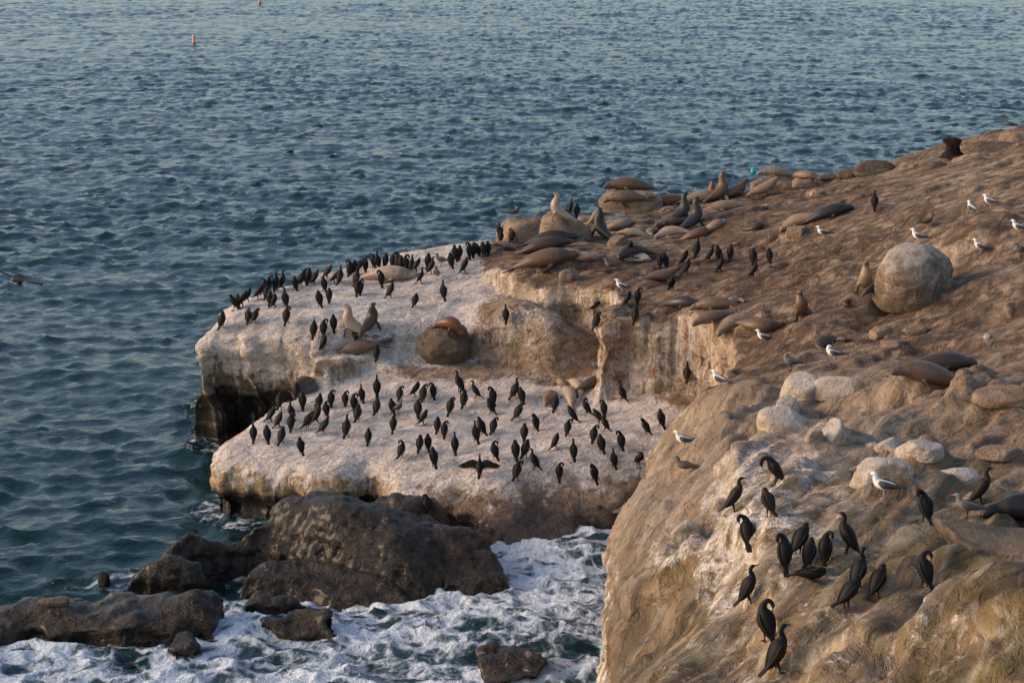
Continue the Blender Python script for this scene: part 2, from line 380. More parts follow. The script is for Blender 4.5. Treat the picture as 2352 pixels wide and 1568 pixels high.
# strata: shallow risers following the strike of the beds
def stair(ang, per, seed):
    c, s_ = math.cos(RAD(ang)), math.sin(RAD(ang))
    al, ac = pg[:, 0] * c + pg[:, 1] * s_, -pg[:, 0] * s_ + pg[:, 1] * c
    w = fbm(np.stack([al * .16, ac * .4, al * 0 + seed], -1), 4)
    q = ac / per + w * 2.2
    f = q - np.floor(q)
    return (f - sstep(0.84, 1.0, f)).reshape(GX.shape), w.reshape(GX.shape)
s1_, w1 = stair(57, 0.8, 8.1); s2_, w2 = stair(14, 1.3, 3.7)
nearw = sstep(52, 44, GY)
hump = fbm(pg * np.array([.35, .35, 1]) + 5, 4).reshape(GX.shape)
rough = fbm(pg * np.array([1.1, 1.1, 1]) + 15, 4).reshape(GX.shape)
_c, _s = math.cos(RAD(62)), math.sin(RAD(62))
_al, _ac = pg[:, 0] * _c + pg[:, 1] * _s, -pg[:, 0] * _s + pg[:, 1] * _c
grib = ridged(np.stack([_al * .16, _ac * .62, _al * 0 + 2.2], -1), 4).reshape(GX.shape)
gface = sstep(5.9, 4.6, GX) * sstep(51, 46, GY)
# jointed blocks: every bed of stone lies a little higher, lower or tilted against the next
rj = np.random.RandomState(21); NJ = 420
jx, jy = rj.uniform(-2, 26, NJ), rj.uniform(24, 84, NJ); jh = rj.normal(size=NJ) * .055; jtx, jty = rj.normal(size=NJ) * .05, rj.normal(size=NJ) * .05
best = np.full(GX.size, 1e9); bi = np.zeros(GX.size, int)
_wx = GX.ravel() + .7 * wv.ravel(); _wy = GY.ravel() + .7 * wv2.ravel()
for k in range(NJ):
    t_ = RAD(57 if jy[k] < 47 else 16); c_, s__ = math.cos(t_), math.sin(t_)
    dx_, dy_ = _wx - jx[k], _wy - jy[k]
    d_ = (dx_ * c_ + dy_ * s__) ** 2 * .30 + (-dx_ * s__ + dy_ * c_) ** 2 * 1.6
    m_ = d_ < best; best[m_] = d_[m_]; bi[m_] = k
joint = (jh[bi] + jtx[bi] * (_wx - jx[bi]) + jty[bi] * (_wy - jy[bi])).clip(-.22, .22).reshape(GX.shape)
smo = 1 - .65 * nearw * sstep(10.5, 7.5, GX)
smo = smo * (1 - .4 * sstep(9, 13, GX))
relF = ADD + joint * smo + 0.13 * hump + 0.10 * rough * smo + 0.05 * smo * fbm(pg * np.array([2.4, 2.4, 1]) + 25, 3).reshape(GX.shape) + nearw * 0.40 * s1_ * (0.50 + hump) + (1 - nearw) * 0.11 * s2_ * (0.6 + w2) + gface * 0.30 * grib
relO = 0.13 * hump + 0.07 * rough + 0.05 * s2_
H = np.where(H > -2.5, H + np.where(isF, relF, relO), -3.0)
def solid(GX, GY, H, base=-2.6):
    ny, nx = GX.shape
    top = np.stack([GX, GY, np.maximum(H, base + 0.3)], -1).reshape(-1, 3)
    bot = top.copy(); bot[:, 2] = base
    f = grid_faces(ny, nx); n = ny * nx
    a = np.arange(n).reshape(ny, nx)
    def wall(l): return np.stack([l[:-1], l[:-1] + n, l[1:] + n, l[1:]], -1)
    fs = np.concatenate([f, f[:, ::-1] + n, wall(a[0]), wall(a[-1][::-1]), wall(a[:, 0][::-1]), wall(a[:, -1])])
    return mesh_np('solid', np.concatenate([top, bot]), fs, False)

def finish_rock(me0, voxel, under, maskf, detail=1.0, cut=-0.8, fine=0.0):
    me1 = remeshed(me0, voxel)
    co, no, fc = co_np(me1), no_np(me1), faces_np(me1)
    used, fc = keep_faces(co, fc, co[:, 2] > cut)
    co, no = co[used], no[used]
    hn = no.copy(); hn[:, 2] = 0
    steep = sstep(0.75, 0.3, no[:, 2])
    hl = np.linalg.norm(hn, axis=1)[:, None] + 1e-6
    # layered hollowing of the faces
    tl = co[:, 2] + 0.22 * co[:, 0] * 0.25 - 0.12 * co[:, 1] * 0.25
    lay = fbm(np.stack([co[:, 0] * .35, co[:, 1] * .35, tl * 2.4], -1), 4)
    rib = fbm(np.stack([co[:, 0] * 1.3, co[:, 1] * 1.3, co[:, 2] * .25], -1) + 4, 3)
    U = under(co) * steep
    co2 = co - hn / hl * (U + steep * (0.28 * lay + 0.22 * rib) * detail)[:, None]
    n1 = fbm(co * 0.9 + 2, 4); n2 = ridged(co * 2.3 + 7, 3); n3 = fbm(co * 5 + 1, 3)
    co2 = co2 + no * ((0.10 * n1 + 0.035 * n2 + 0.03 * n3) * detail)[:, None]
    if fine:      # sea-worn pits, knobs and runnels
        pit = sstep(.10, .42, fbm(co * 2.6 + 40, 3)) * .10 + sstep(.12, .4, fbm(co * 5.5 + 60, 2)) * .05
        run_ = ridged(np.stack([co[:, 0] * 2.2, co[:, 1] * 1.1, co[:, 2] * .7], -1) + 5, 3) * .05
        co2 = co2 + no * (fine * (run_ - pit * (.4 + .6 * steep)))[:, None]
    me = mesh_np('rock', co2, fc)
    st, mk = maskf(co2, no)
    set_attr(me, 'stone', st); set_attr(me, 'mask', mk)
    return me

def bil(grid, co):
    ix = np.clip(((co[:, 0] - gx[0]) / 0.16).astype(int), 0, len(gx) - 1); iy = np.clip(((co[:, 1] - gy[0]) / 0.16).astype(int), 0, len(gy) - 1)
    return grid[iy, ix]
def under_main(co):
    sb, sa, sf = bil(sB, co), bil(sA, co), bil(sF, co)
    z = co[:, 2]
    nearB = sstep(-1.2, -0.1, sb) * (bil(zF, co) < 0)
    w = fbm(np.stack([co[:, 0] * .4, co[:, 1] * .4, z * .3], -1) + 3, 3)
    uB = nearB * (0.55 * sstep(2.3 + 0.5 * w, 0.8, z) + 0.35 * sstep(3.3, 2.6, z) - 0.15 * sstep(1.6, 2.3, z)) * sstep(-1.0, 1.0, -co[:, 0] - 3.0)
    uA = sstep(-1.0, -0.05, sa) * (sb < -0.3) * 0.35 * sstep(1.1, 0.3, z) * (co[:, 0] < -1)
    uF = sstep(-1.0, 0.0, sf) * (co[:, 1] < 50) * (0.5 * sstep(3.0, 1.5, z))
    uT = sstep(-1.0, 0.0, sf) * (co[:, 1] > 50) * 0.35 * sstep(4.7, 4.2, z) * (0.5 + w)
    return uB + uA + uF + uT
def lerp3(a, b, t):
    return a + (np.asarray(b, float) - a) * t[:, None]
def flowcoord(co, ang, kl, ka):
    c, s_ = math.cos(RAD(ang)), math.sin(RAD(ang))
    return np.stack([(co[:, 0] * c + co[:, 1] * s_) * kl, (-co[:, 0] * s_ + co[:, 1] * c) * ka, co[:, 2] * ka], -1)
def stone_colour(co, no, dirt, och, wet_shade):
    """albedo of the sandstone beds: tan, pink, ochre and brown stains, dirt in the hollows, dark soaked stone by the water with shade painted in"""
    n = len(co)
    a = fbm(co * .45 + 50, 4); bb = fbm(co * 1.6 + 12, 4)
    fl = np.where(co[:, 1] < 47, fbm(flowcoord(co, 57, .45, 2.6), 4), fbm(flowcoord(co, 14, .35, 1.7) + 6, 4))
    tl = co[:, 2] + .05 * co[:, 0] - .03 * co[:, 1]
    beds = fbm(np.stack([co[:, 0] * .2, co[:, 1] * .2, tl * 5.5], -1) + 8, 4)
    col = np.tile(np.array([0.39, 0.278, 0.182]), (n, 1))
    col = lerp3(col, (0.235, 0.152, 0.092), sstep(-.05, .35, bb) * .8)
    col = lerp3(col, (0.52, 0.405, 0.29), sstep(.02, .3, fl) * .8)
    col = lerp3(col, (0.40, 0.25, 0.155), sstep(.05, .3, a) * .55)
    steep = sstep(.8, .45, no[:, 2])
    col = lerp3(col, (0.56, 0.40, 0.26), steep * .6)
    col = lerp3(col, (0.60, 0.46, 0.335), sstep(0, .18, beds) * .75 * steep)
    col = lerp3(col, (0.30, 0.165, 0.10), sstep(.06, .3, fbm(np.stack([co[:, 0] * 2.2, co[:, 1] * 2.2, co[:, 2] * .35], -1) + 33, 4)) * .75 * steep)
    col = lerp3(col, (0.255, 0.19, 0.09), np.clip(och * sstep(-.2, .12, fbm(co * .8 + 61, 4)) * .95, 0, 1))
    col = lerp3(col, (0.41, 0.285, 0.215), np.clip(och * sstep(.08, .22, fbm(flowcoord(co, 57, .3, .9) + 71, 4)) * .8, 0, 1))
    col = lerp3(col, (0.56, 0.50, 0.43), np.clip(och * sstep(.17, .27, fbm(flowcoord(co, 57, .35, 2.0) + 81, 5)) * .85, 0, 1))
    c57, s57 = math.cos(RAD(60)), math.sin(RAD(60))
    al, ac = co[:, 0] * c57 + co[:, 1] * s57, -co[:, 0] * s57 + co[:, 1] * c57
    q = fbm(np.stack([al * .10, ac * 1.5 + .5 * fbm(co * .5 + 3, 2), co[:, 2] * .8], -1) + 7, 5)
    nb = sstep(50, 45, co[:, 1]) * sstep(11, 8, co[:, 0])
    col = lerp3(col, (0.60, 0.50, 0.38), nb * sstep(.10, .24, q) * .8)
    col = lerp3(col, (0.25, 0.175, 0.10), nb * sstep(-.10, -.28, q) * .6)
    d = np.clip(dirt, 0, 1) * sstep(-.12, .25, .5 * fl * -1 + .6 * bb + .5 * a)
    col = lerp3(col, (0.15, 0.092, 0.056), d * .6)
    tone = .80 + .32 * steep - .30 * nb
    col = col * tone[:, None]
    up_ = nb * sstep(34, 41, co[:, 1] + 2 * a)
    col = lerp3(col, (0.40, 0.30, 0.225), up_ * .45)
    col[:, 2] *= 1 - .12 * nb * (1 - up_)
    wn_ = fbm(co * 2.2 + 90, 4); wm = fbm(co * 6 + 95, 3)
    wc = lerp3(np.tile(np.array([0.010, 0.008, 0.006]), (n, 1)), (0.030, 0.023, 0.016), sstep(-.12, .32, wn_) * (.35 + .65 * sstep(.35, .8, no[:, 2])))  # tops lighter, side faces darker: their shading is put into the colour
    wc = lerp3(wc, (0.07, 0.055, 0.042), sstep(.16, .3, wm) * .3)
    wf = sstep(.3, .6, wet_shade + .35 * bb) * sstep(.02, .15, wet_shade)
    col = lerp3(col, wc, wf) if wc.ndim == 1 else col + (wc - col) * wf[:, None]
    return np.concatenate([col, wf[:, None]], 1), steep, fl, bb
def mask_main(co, no):
    z = co[:, 2]; X = co[:, 0]; Y = co[:, 1]
    n = fbm(co * 0.5 + 20, 4); n2 = fbm(co * 1.5 + 3, 3)
    sa, sb, sd, sf = bil(sA, co), bil(sB, co), bil(sD, co), bil(sF, co)
    onF = sstep(-0.5, 0.2, sf)
    onB = sstep(-0.9, -0.2, sb) * (1 - onF)
    onD = sstep(-0.4, 0.1, sd) * (1 - onF) * (1 - onB) * sstep(2.0, 2.3, z)
    onA = (1 - onF) * (1 - onB) * (1 - onD)
    sN = fbm(np.stack([X * 3.2, Y * 3.2, z * .3], -1) + 44, 4)
    gA = (0.10 + 0.90 * sstep(.55, 1.6, z + 0.4 * n + .2 * n2 + 1.1 * sN)) * sstep(.55, 1.0, z + .4 * n) * (0.35 + 0.65 * sstep(6.5, 2.5, X + 2 * n)) - .5 * sstep(1.75, 1.2, z) * sstep(-3.5, -.5, X + n)
    gB = sstep(1.0, -3.0, X + 2.0 * n) * sstep(1.9, 3.3, z + .4 * n + 1.9 * sN) + 0.12
    gD = 0.30 + 0.5 * n
    gF = 0.56 * sstep(5.6, 6.0, z + 0.5 * n) * sstep(44, 40, Y + 2 * n) * sstep(7.6, 5.2, X + 2.0 * n) * (.75 + .8 * n2) * (.45 + .55 * sstep(29.5, 33.5, Y + 1.5 * n))
    gF = gF + (.10 + 0.32 * sstep(48, 52, Y)) * sstep(.75, .45, no[:, 2]) * (.6 + n)
    guano = np.clip((onA * gA * (.98 + .5 * n2 + .35 * n) + onB * gB * (1.0 + .4 * n2) + onD * gD) * (1 - .12 * sstep(.8, .45, no[:, 2])) + onF * gF, 0, 1)
    wet_shade = sstep(1.15, 0.45, z + 0.55 * n + 0.25 * n2)
    shadeB = onB * sstep(2.2, 1.5, z + 0.8 * n + .4 * n2) * (X < -3)  # overhang shade at the upper ledge's foot, put into the colour
    wet_shade = np.clip(np.maximum(wet_shade, shadeB), 0, 1)
    dirt = onF * sstep(0.45, 0.8, no[:, 2]) * (0.30 + 0.6 * sstep(46, 52, Y + 3 * n) + 0.25 * sstep(8, 12, X) + 0.5 * n) * (1 - .35 * sstep(10, 16, X)) * (1 - .8 * np.clip(gF * 1.5, 0, 1))
    dirt = np.clip(dirt + onD * (0.6 + n) * sstep(-5, -3, X), 0, 1)
    och = onF * (0.3 * sstep(0.8, 0.5, no[:, 2]) + sstep(51, 46, Y) * (0.30 + 0.70 * np.maximum(sstep(5.4, 4.4, X - 0.3 * (z - 6)), .8 * sstep(35, 31, Y + .5 * (X - 6))))) + (1 - onF) * 0.8 * sstep(0.8, 0.45, no[:, 2])
    st, steep, fl, bb = stone_colour(co, no, dirt, np.clip(och, 0, 1), wet_shade)
    # dry brown lower wall of the upper ledge
    bw = onB * sstep(2.9, 2.2, z + .4 * n + 1.6 * sN) * (1 - st[:, 3])
    st[:, :3] = st[:, :3] + (np.array([0.20, 0.15, 0.105]) - st[:, :3]) * (bw * .7)[:, None]
    # orange-yellow lichen line under the rim of the lower ledge
    li = onA * sstep(1.7, 1.35, z + .2 * n2) * sstep(.7, 1.1, z) * sstep(.85, .5, no[:, 2]) * sstep(-.25, .15, n2) * (X < 0)
    st[:, :3] = st[:, :3] + (np.array([0.30, 0.20, 0.055]) - st[:, :3]) * (li * .75)[:, None]
    guano = guano * (1 - .55 * li)
    lowf = onF * sstep(3.0, 2.0, X + .6 * n) * sstep(41, 38, Y + n)
    st[:, :3] = st[:, :3] + (np.array([0.12, 0.085, 0.055]) - st[:, :3]) * (lowf * .75)[:, None]
    mott = onA * sstep(1.5, 1.0, z + .3 * n) * sstep(-3, -1, X)
    st[:, :3] = st[:, :3] + (np.array([0.19, 0.14, 0.115]) - st[:, :3]) * (mott * .6)[:, None]
    detail = 1 - onF * np.maximum(.76 * sstep(10.5, 7.5, X) * sstep(50, 46, Y),   .62 * sstep(9, 13, X)) * (.75 + .5 * sstep(-.2, .2, n))
    run = steep * np.clip(.4 + 1.2 * n, 0, 1) * (onF * .9 + onB * .5 + onA * .4 + onD)
    return st, np.stack([guano, np.clip(run, 0, 1), np.clip(dirt * .75, 0, 1), np.clip(detail, 0, 1)], -1)
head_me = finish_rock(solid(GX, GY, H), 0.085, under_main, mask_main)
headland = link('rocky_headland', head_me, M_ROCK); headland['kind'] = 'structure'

# ------------------------------------------------------------------ dark wave-washed rocks standing in the surf
def sea_rock(name, outline, ctrl, r, seed, label, voxel=0.075, wetlo=1.0, detail=1.0, under=0.4):
    P = world_pts(outline)
    xs = np.arange(P[:, 0].min() - 1.2, P[:, 0].max() + 1.2, 0.11); ys = np.arange(P[:, 1].min() - 1.2, P[:, 1].max() + 1.2, 0.11)
    X, Y = np.meshgrid(xs, ys)
    z, sd = plate(outline, ctrl, X, Y, r * 1.5, 0.45, seed, 0.9, .22, True)
    p = np.stack([X, Y, np.full_like(X, seed)], -1).reshape(-1, 3)
    fl = ridged(np.stack([p[:, 0] * .55 + p[:, 1] * .25, p[:, 1] * .9, p[:, 2]], -1), 3).reshape(X.shape)
    z = np.where(z > -2.5, z + 0.14 * fbm(p * .6, 4).reshape(X.shape) + 0.30 * fl - .08 + .05 * ridged(p * 2.4, 3).reshape(X.shape), -3.0)
    def un(co): return under * sstep(0.9, 0.2, co[:, 2] + 0.3 * fbm(co * .8, 2))
    def mk(co, no):
        n = fbm(co * .7 + seed, 4); n2 = fbm(co * 2.1 + seed, 3)
        wet_shade = np.clip(0.86 + 0.55 * sstep(0.9, 0.35, no[:, 2]) + 0.3 * n + 0.4 * sstep(wetlo, 0.2, co[:, 2]), 0, 1)
        g = np.clip(0.30 * sstep(0.05, 0.4, n2) * sstep(.6, .9, no[:, 2]), 0, 1)
        st, steep, fl, bb = stone_colour(co, no, 0.5 + 0 * n, 0 * n, wet_shade)
        return st, np.stack([g, 0 * n, 0 * n, 0 * n + 1], -1)
    me = finish_rock(solid(X, Y, z), voxel, un, mk, detail, fine=1.0)
    o = link(name, me, M_ROCK)
    tag(o, label, 'rock', 'dark rocks in the surf')
    return o
SEA_ROCKS = []
SEA_ROCKS.append(sea_rock('sea_rock',
    [(366,1262,1.1),(385,1225,1.3),(430,1203,1.45),(600,1162,1.75),(690,1118,1.95),(760,1114,1.95),(850,1155,1.7),(1000,1165,1.5),(1045,1195,1.3),(1150,1275,.7),(1185,1375,0.0),(1080,1362,.1),(950,1392,0.0),(850,1365,.15),(760,1345,.2),(680,1330,.2),(655,1285,.6),(665,1235,1.1),(600,1215,1.2),(500,1232,1.1),(420,1250,1.05)],
    [(400,1225,1.4),(600,1172,1.75),(720,1120,2.0),(800,1152,1.85),(950,1220,1.4),(1050,1262,1.0),(1150,1345,.25),(900,1290,.95),(750,1200,1.7),(800,1330,.4),(1000,1350,.25),(680,1310,.4),(950,1180,1.55),(520,1210,1.35)],
    0.95, 6.1, 'largest dark brown wave-washed rock below the white lower ledge', detail=.35, under=0.0))
SEA_ROCKS.append(sea_rock('sea_rock',
    [(1000,1300,.55),(1075,1268,.75),(1140,1285,.65),(1182,1360,.15),(1165,1382,0.0),(1110,1372,.1),(1070,1350,.3),(1020,1372,.05)],
    [(1060,1285,.75),(1120,1300,.65),(1160,1360,.2),(1040,1340,.4)], 0.5, 23.0, 'brown rounded rock at the right foot of the largest dark rock', detail=.5, under=.1))
SEA_ROCKS.append(sea_rock('sea_rock',
    [(565,1345,.25),(640,1305,.5),(760,1292,.6),(860,1312,.5),(930,1352,.35),(945,1392,.05),(860,1398,0.0),(780,1372,.2),(700,1378,.05),(620,1368,.1)],
    [(620,1335,.4),(700,1315,.5),(800,1312,.55),(900,1350,.35),(840,1380,.15),(700,1360,.2)], 0.4, 25.0, 'low stepped brown rock at the front foot of the largest dark rock', detail=.6, under=.1))
SEA_ROCKS.append(sea_rock('sea_rock',
    [(860,1168,1.2),(900,1142,1.45),(970,1140,1.5),(1030,1165,1.3),(1035,1205,1.0),(960,1232,.9),(890,1215,1.0)],
    [(900,1160,1.5),(970,1155,1.55),(1010,1190,1.25),(930,1200,1.3)], 0.6, 27.0, 'rounded brown rock with a cormorant, between largest dark rock and lower ledge', detail=.5, under=.0))
SEA_ROCKS.append(sea_rock('sea_rock',
    [(296,1335,.7),(330,1300,.95),(400,1284,1.05),(470,1288,1.0),(482,1315,.8),(476,1345,.5),(400,1360,.4),(330,1355,.45)],
    [(330,1310,.95),(400,1290,1.1),(460,1295,1.05),(400,1330,.8),(440,1345,.6)],
    0.55, 9.4, 'small square-topped dark rock between the long low rock and the largest dark rock', detail=0.55, under=.15))
SEA_ROCKS.append(sea_rock('sea_rock',
    [(-90,1440,.5),(0,1400,.65),(60,1375,.75),(150,1365,.85),(260,1362,.9),(400,1350,1.1),(480,1352,1.1),(500,1400,.85),(495,1440,.6),(400,1450,.6),(300,1455,.55),(200,1458,.5),(60,1450,.5),(0,1470,.4),(-80,1480,.4)],
    [(-50,1430,.6),(60,1390,.8),(200,1380,.85),(320,1370,.95),(430,1360,1.15),(480,1400,.95),(300,1430,.7),(100,1430,.65),(420,1430,.75)],
    0.55, 12.2, 'long low dark rock lying in the foam at the lower left', under=0.2, detail=.4))
SEA_ROCKS.append(sea_rock('sea_rock',
    [(555,1415,.35),(600,1385,.5),(680,1380,.5),(705,1405,.35),(650,1432,.2),(590,1440,.15)],
    [(600,1400,.5),(660,1395,.5),(620,1430,.25)], 0.35, 14.0, 'low round rock in the foam just below the largest dark rock', detail=.7))
SEA_ROCKS.append(sea_rock('sea_rock',
    [(600,1440,.35),(680,1420,.5),(760,1425,.5),(775,1465,.3),(700,1488,.1),(620,1480,.15)],
    [(650,1440,.45),(740,1440,.5),(700,1475,.2)], 0.35, 16.0, 'rounded rock streaming with white water in the middle of the foam', detail=.7))
SEA_ROCKS.append(sea_rock('sea_rock',
    [(1095,1520,.25),(1180,1505,.35),(1250,1530,.35),(1240,1570,.2),(1110,1580,.15)],
    [(1130,1530,.35),(1220,1535,.4),(1180,1565,.25)], 0.2, 18.0, 'jagged black rock awash at the bottom edge of the picture', detail=1.0))
SEA_ROCKS.append(sea_rock('sea_rock',
    [(375,1500,.35),(395,1478,.4),(455,1472,.4),(480,1495,.3),(450,1530,.15),(385,1532,.15)],
    [(410,1480,.42),(450,1485,.4),(420,1520,.25)], 0.35, 21.0, 'small brown rock at the right end of the long low rock', detail=.7))

# ================================================================== sea
def ocean_tile(N, L, wind, wdir, amp, seed, spread=2):
    r = np.random.RandomState(seed)
    k = 2 * np.pi * np.fft.fftfreq(N, L / N)
    KX, KY = np.meshgrid(k, k); K = np.hypot(KX, KY); K[0, 0] = 1e-6
    Lp = wind * wind / 9.81
    c = (KX * math.cos(wdir) + KY * math.sin(wdir)) / K
    P = np.exp(-1 / (K * Lp) ** 2) / K ** 4 * (0.12 + np.abs(c) ** spread) * np.exp(-(K * 0.06) ** 2)
    P[0, 0] = 0
    h = (r.normal(size=(N, N)) + 1j * r.normal(size=(N, N))) * np.sqrt(P)
    Z = np.fft.ifft2(h); sc = amp / Z.real.std()
    dx = np.fft.ifft2(-1j * KX / K * h).real; dy = np.fft.ifft2(-1j * KY / K * h).real
    return Z.real * sc, dx * sc, dy * sc
def samp(t, L, X, Y):
    N = t.shape[0]; u = (X / L * N) % N; v = (Y / L * N) % N
    i = np.floor(u).astype(int); j = np.floor(v).astype(int); fu = u - i; fv = v - j
    i1 = (i + 1) % N; j1 = (j + 1) % N; i %= N; j %= N
    return (t[j, i] * (1 - fu) + t[j, i1] * fu) * (1 - fv) + (t[j1, i] * (1 - fu) + t[j1, i1] * fu) * fv
T1 = ocean_tile(512, 97.0, 1.45, RAD(72), 0.058, 3)
T0 = ocean_tile(128, 173.0, 3.4, RAD(60), 0.080, 9)
T2 = ocean_tile(256, 29.0, 0.9, RAD(112), 0.027, 5, 1)
def waves(X, Y):
    a, b = RAD(17), RAD(-31)
    X1, Y1 = X * math.cos(a) - Y * math.sin(a), X * math.sin(a) + Y * math.cos(a)
    z = samp(T1[0], 97.0, X, Y) + samp(T2[0], 29.0, X1, Y1) + samp(T0[0], 173.0, X1, Y)
    dx = samp(T1[1], 97.0, X, Y) + 0.8 * samp(T2[1], 29.0, X1, Y1); dy = samp(T1[2], 97.0, X, Y) + 0.8 * samp(T2[2], 29.0, X1, Y1)
    return z, dx, dy
def graded(a, b, d0, d1, out, n_out):
    v = [a]
    while v[-1] < b: v.append(v[-1] + d0 + (d1 - d0) * (v[-1] - a) / (b - a))
    g = (out / v[-1]) ** (1.0 / n_out)
    for k in range(n_out): v.append(v[-1] * g)
    return np.array(v)
xr = graded(0.0, 90.0, 0.22, 0.60, 4000.0, 24)
xs = np.concatenate([-xr[:0:-1], xr])
ys = np.concatenate([[-300, -60, -10, 10, 20, 28], graded(34.0, 330.0, 0.17, 0.85, 6000.0, 34)])
SX, SY = np.meshgrid(xs, ys)
wz, wdx, wdy = waves(SX, SY)
fade = sstep(700, 330, np.hypot(SX, SY))
gust = 0.92 + 0.75 * fbm(np.stack([SX * .013, SY * .02, 0 * SX], -1).reshape(-1, 3), 3).reshape(SX.shape)
wz *= fade * gust
sea_v = np.stack([SX - 0.95 * wdx * fade, SY - 0.95 * wdy * fade, wz], -1).reshape(-1, 3)
sea_me = mesh_np('sea', sea_v, grid_faces(*SX.shape))

def water_material(name, foam):
    m, nt = nt_new(name); b = NT(nt)
    geo = b.n('ShaderNodeNewGeometry'); pos = geo.outputs['Position']
    h1 = b.noise(b.mapping(pos, (1.0, 1.7, 1)), 2.4, 4, 0.6, 0.4)
    h2 = b.noise(b.mapping(pos, (1.0, 1.6, 1), (0, 0, RAD(35))), 7.0, 3, 0.6, 0.2)
    hh = b.math('ADD', b.math('MULTIPLY', h1, 0.8), b.math('MULTIPLY', h2, 0.25))
    bs = b.n('ShaderNodeBsdfPrincipled')
    bs.inputs['IOR'].default_value = 1.333
    bs.inputs['Roughness'].default_value = 0.06
    deep = (0.002, 0.022, 0.023)
    if foam:
        at1 = b.n('ShaderNodeAttribute', attribute_name='foam')
        sc = b.n('ShaderNodeSeparateColor'); b.put(sc.inputs[0], at1.outputs['Color'])
        fm = sc.outputs[0]
        wp = b.n('ShaderNodeVectorMath', operation='MULTIPLY_ADD')
        nv = b.n('ShaderNodeTexNoise'); b.put(nv.inputs['Vector'], pos); nv.inputs['Scale'].default_value = 1.3; nv.inputs['Detail'].default_value = 4
        b.put(wp.inputs[0], nv.outputs['Color']); wp.inputs[1].default_value = (0.9, 0.9, 0.9); b.put(wp.inputs[2], pos)
        vo = b.n('ShaderNodeTexVoronoi', feature='DISTANCE_TO_EDGE'); b.put(vo.inputs['Vector'], b.mapping(wp.outputs[0], (1, 1.25, 1.0))); vo.inputs['Scale'].default_value = 1.1
        vo2 = b.n('ShaderNodeTexVoronoi', feature='DISTANCE_TO_EDGE'); b.put(vo2.inputs['Vector'], wp.outputs[0]); vo2.inputs['Scale'].default_value = 3.0
        lace = b.math('MAXIMUM', b.ramp(vo.outputs['Distance'], 0.22, 0.02), b.math('MULTIPLY', b.ramp(vo2.outputs['Distance'], 0.20, 0.0), 0.5))
        nz = b.noise(b.mapping(pos, (0.75, 1.3, 1), (0, 0, RAD(20))), 1.3, 4, 0.55, 1.2)
        nf = b.noise(pos, 8.0, 4, 0.65)
        dens = b.math('ADD', b.math('MULTIPLY', fm, 1.0), b.math('ADD', b.math('MULTIPLY', b.math('SUBTRACT', nz, 0.5), 1.9), b.math('MULTIPLY', b.math('SUBTRACT', lace, 0.4), 0.55)))
        dens = b.math('ADD', dens, b.math('MULTIPLY', b.math('SUBTRACT', nf, 0.5), 0.22))
        ff = b.math('MULTIPLY', b.ramp(dens, 0.30, 1.0), b.ramp(fm, 0.02, 0.15), clamp=True)
        milky = b.mix(b.math('MULTIPLY', b.ramp(fm, 0.15, 0.8), 0.85), deep, (0.055, 0.095, 0.115))
        fcol = b.mix(b.ramp(nf, 0.3, 0.7), (0.46, 0.545, 0.63), (0.68, 0.74, 0.80))
        b.put(bs.inputs['Base Color'], b.mix(ff, milky, fcol))
        rr = b.n('ShaderNodeMix', data_type='FLOAT'); b.put(rr.inputs[0], ff); rr.inputs[2].default_value = 0.12; rr.inputs[3].default_value = 0.8
        b.put(bs.inputs['Roughness'], rr.outputs[0])
        hh = b.math('ADD', hh, b.math('MULTIPLY', ff, b.math('ADD', 0.15, b.math('MULTIPLY', nf, 0.35))))
    else:
        b.put(bs.inputs['Base Color'], deep)
    bp = b.n('ShaderNodeBump'); bp.inputs['Strength'].default_value = 1.0; bp.inputs['Distance'].default_value = 0.16 if foam else 0.055
    b.put(bp.inputs['Height'], hh); b.put(bs.inputs['Normal'], bp.outputs[0])
    out = b.n('ShaderNodeOutputMaterial'); b.put(out.inputs[0], bs.outputs[0])
    return m
M_SEA = water_material('sea_water', False)
M_SURF = water_material('surf_water', True)
sea = link('sea', sea_me, M_SEA); sea['kind'] = 'structure'

# churning surf between the rocks
fx = np.arange(-19.0, 5.5, 0.075); fy = np.arange(36.0, 74.0, 0.085)
FX, FY = np.meshgrid(fx, fy)
pf = np.stack([FX, FY, 0 * FX], -1).reshape(-1, 3)
# foam amount: strong in the cove, thin along the seaward feet of the ledges
hL = np.full(FX.shape, -3.0)
ixs = np.clip(((FX - gx[0]) / 0.16).astype(int), 0, len(gx) - 1); iys = np.clip(((FY - gy[0]) / 0.16).astype(int), 0, len(gy) - 1)
rockH = H[iys, ixs]
cove = world_pts([(-200,1500,0),(0,1455,0),(200,1500,0),(330,1530,0),(440,1440,0),(540,1380,0),(700,1330,0),(880,1345,0),(1100,1290,0),(1200,1210,0),(1330,1150,0),(1500,1100,0),(1500,1400,0),(1500,1900,0),(-300,1900,0)])
sc_ = poly_sd(cove, FX, FY)
n1 = fbm(pf * .55 + 2, 4).reshape(FX.shape); n2 = fbm(pf * np.array([.8, 1.5, 1]) + 9, 4).reshape(FX.shape)
calm = np.exp(-(((FX - at(1180,1440,0).x) / 2.2) ** 2 + ((FY - at(1180,1440,0).y) / 1.2) ** 2))*0 
foam = sstep(-0.6, 1.0, sc_ + 0.6 * n1) * (0.66 + 0.85 * n2 + .55 * n1)
foam = foam * (1 - 0.55 * np.exp(-(((FX - at(1230,1500,0).x) / 2.4) ** 2 + ((FY - at(1230,1520,0).y) / 1.3) ** 2)))
def blob(u, v, rx_, ry_, a):
    p = at(u, v, 0); return a * np.exp(-(((FX - p.x) / rx_) ** 2 + ((FY - p.y) / ry_) ** 2))
foam_c = np.clip(foam, 0, 1)
foam = foam + blob(485,930,0.8,1.5,.42) + blob(470,1000,.6,1.0,.3) + blob(260,1330,1.6,.5,.32) + blob(455,800,1.0,.35,.28)
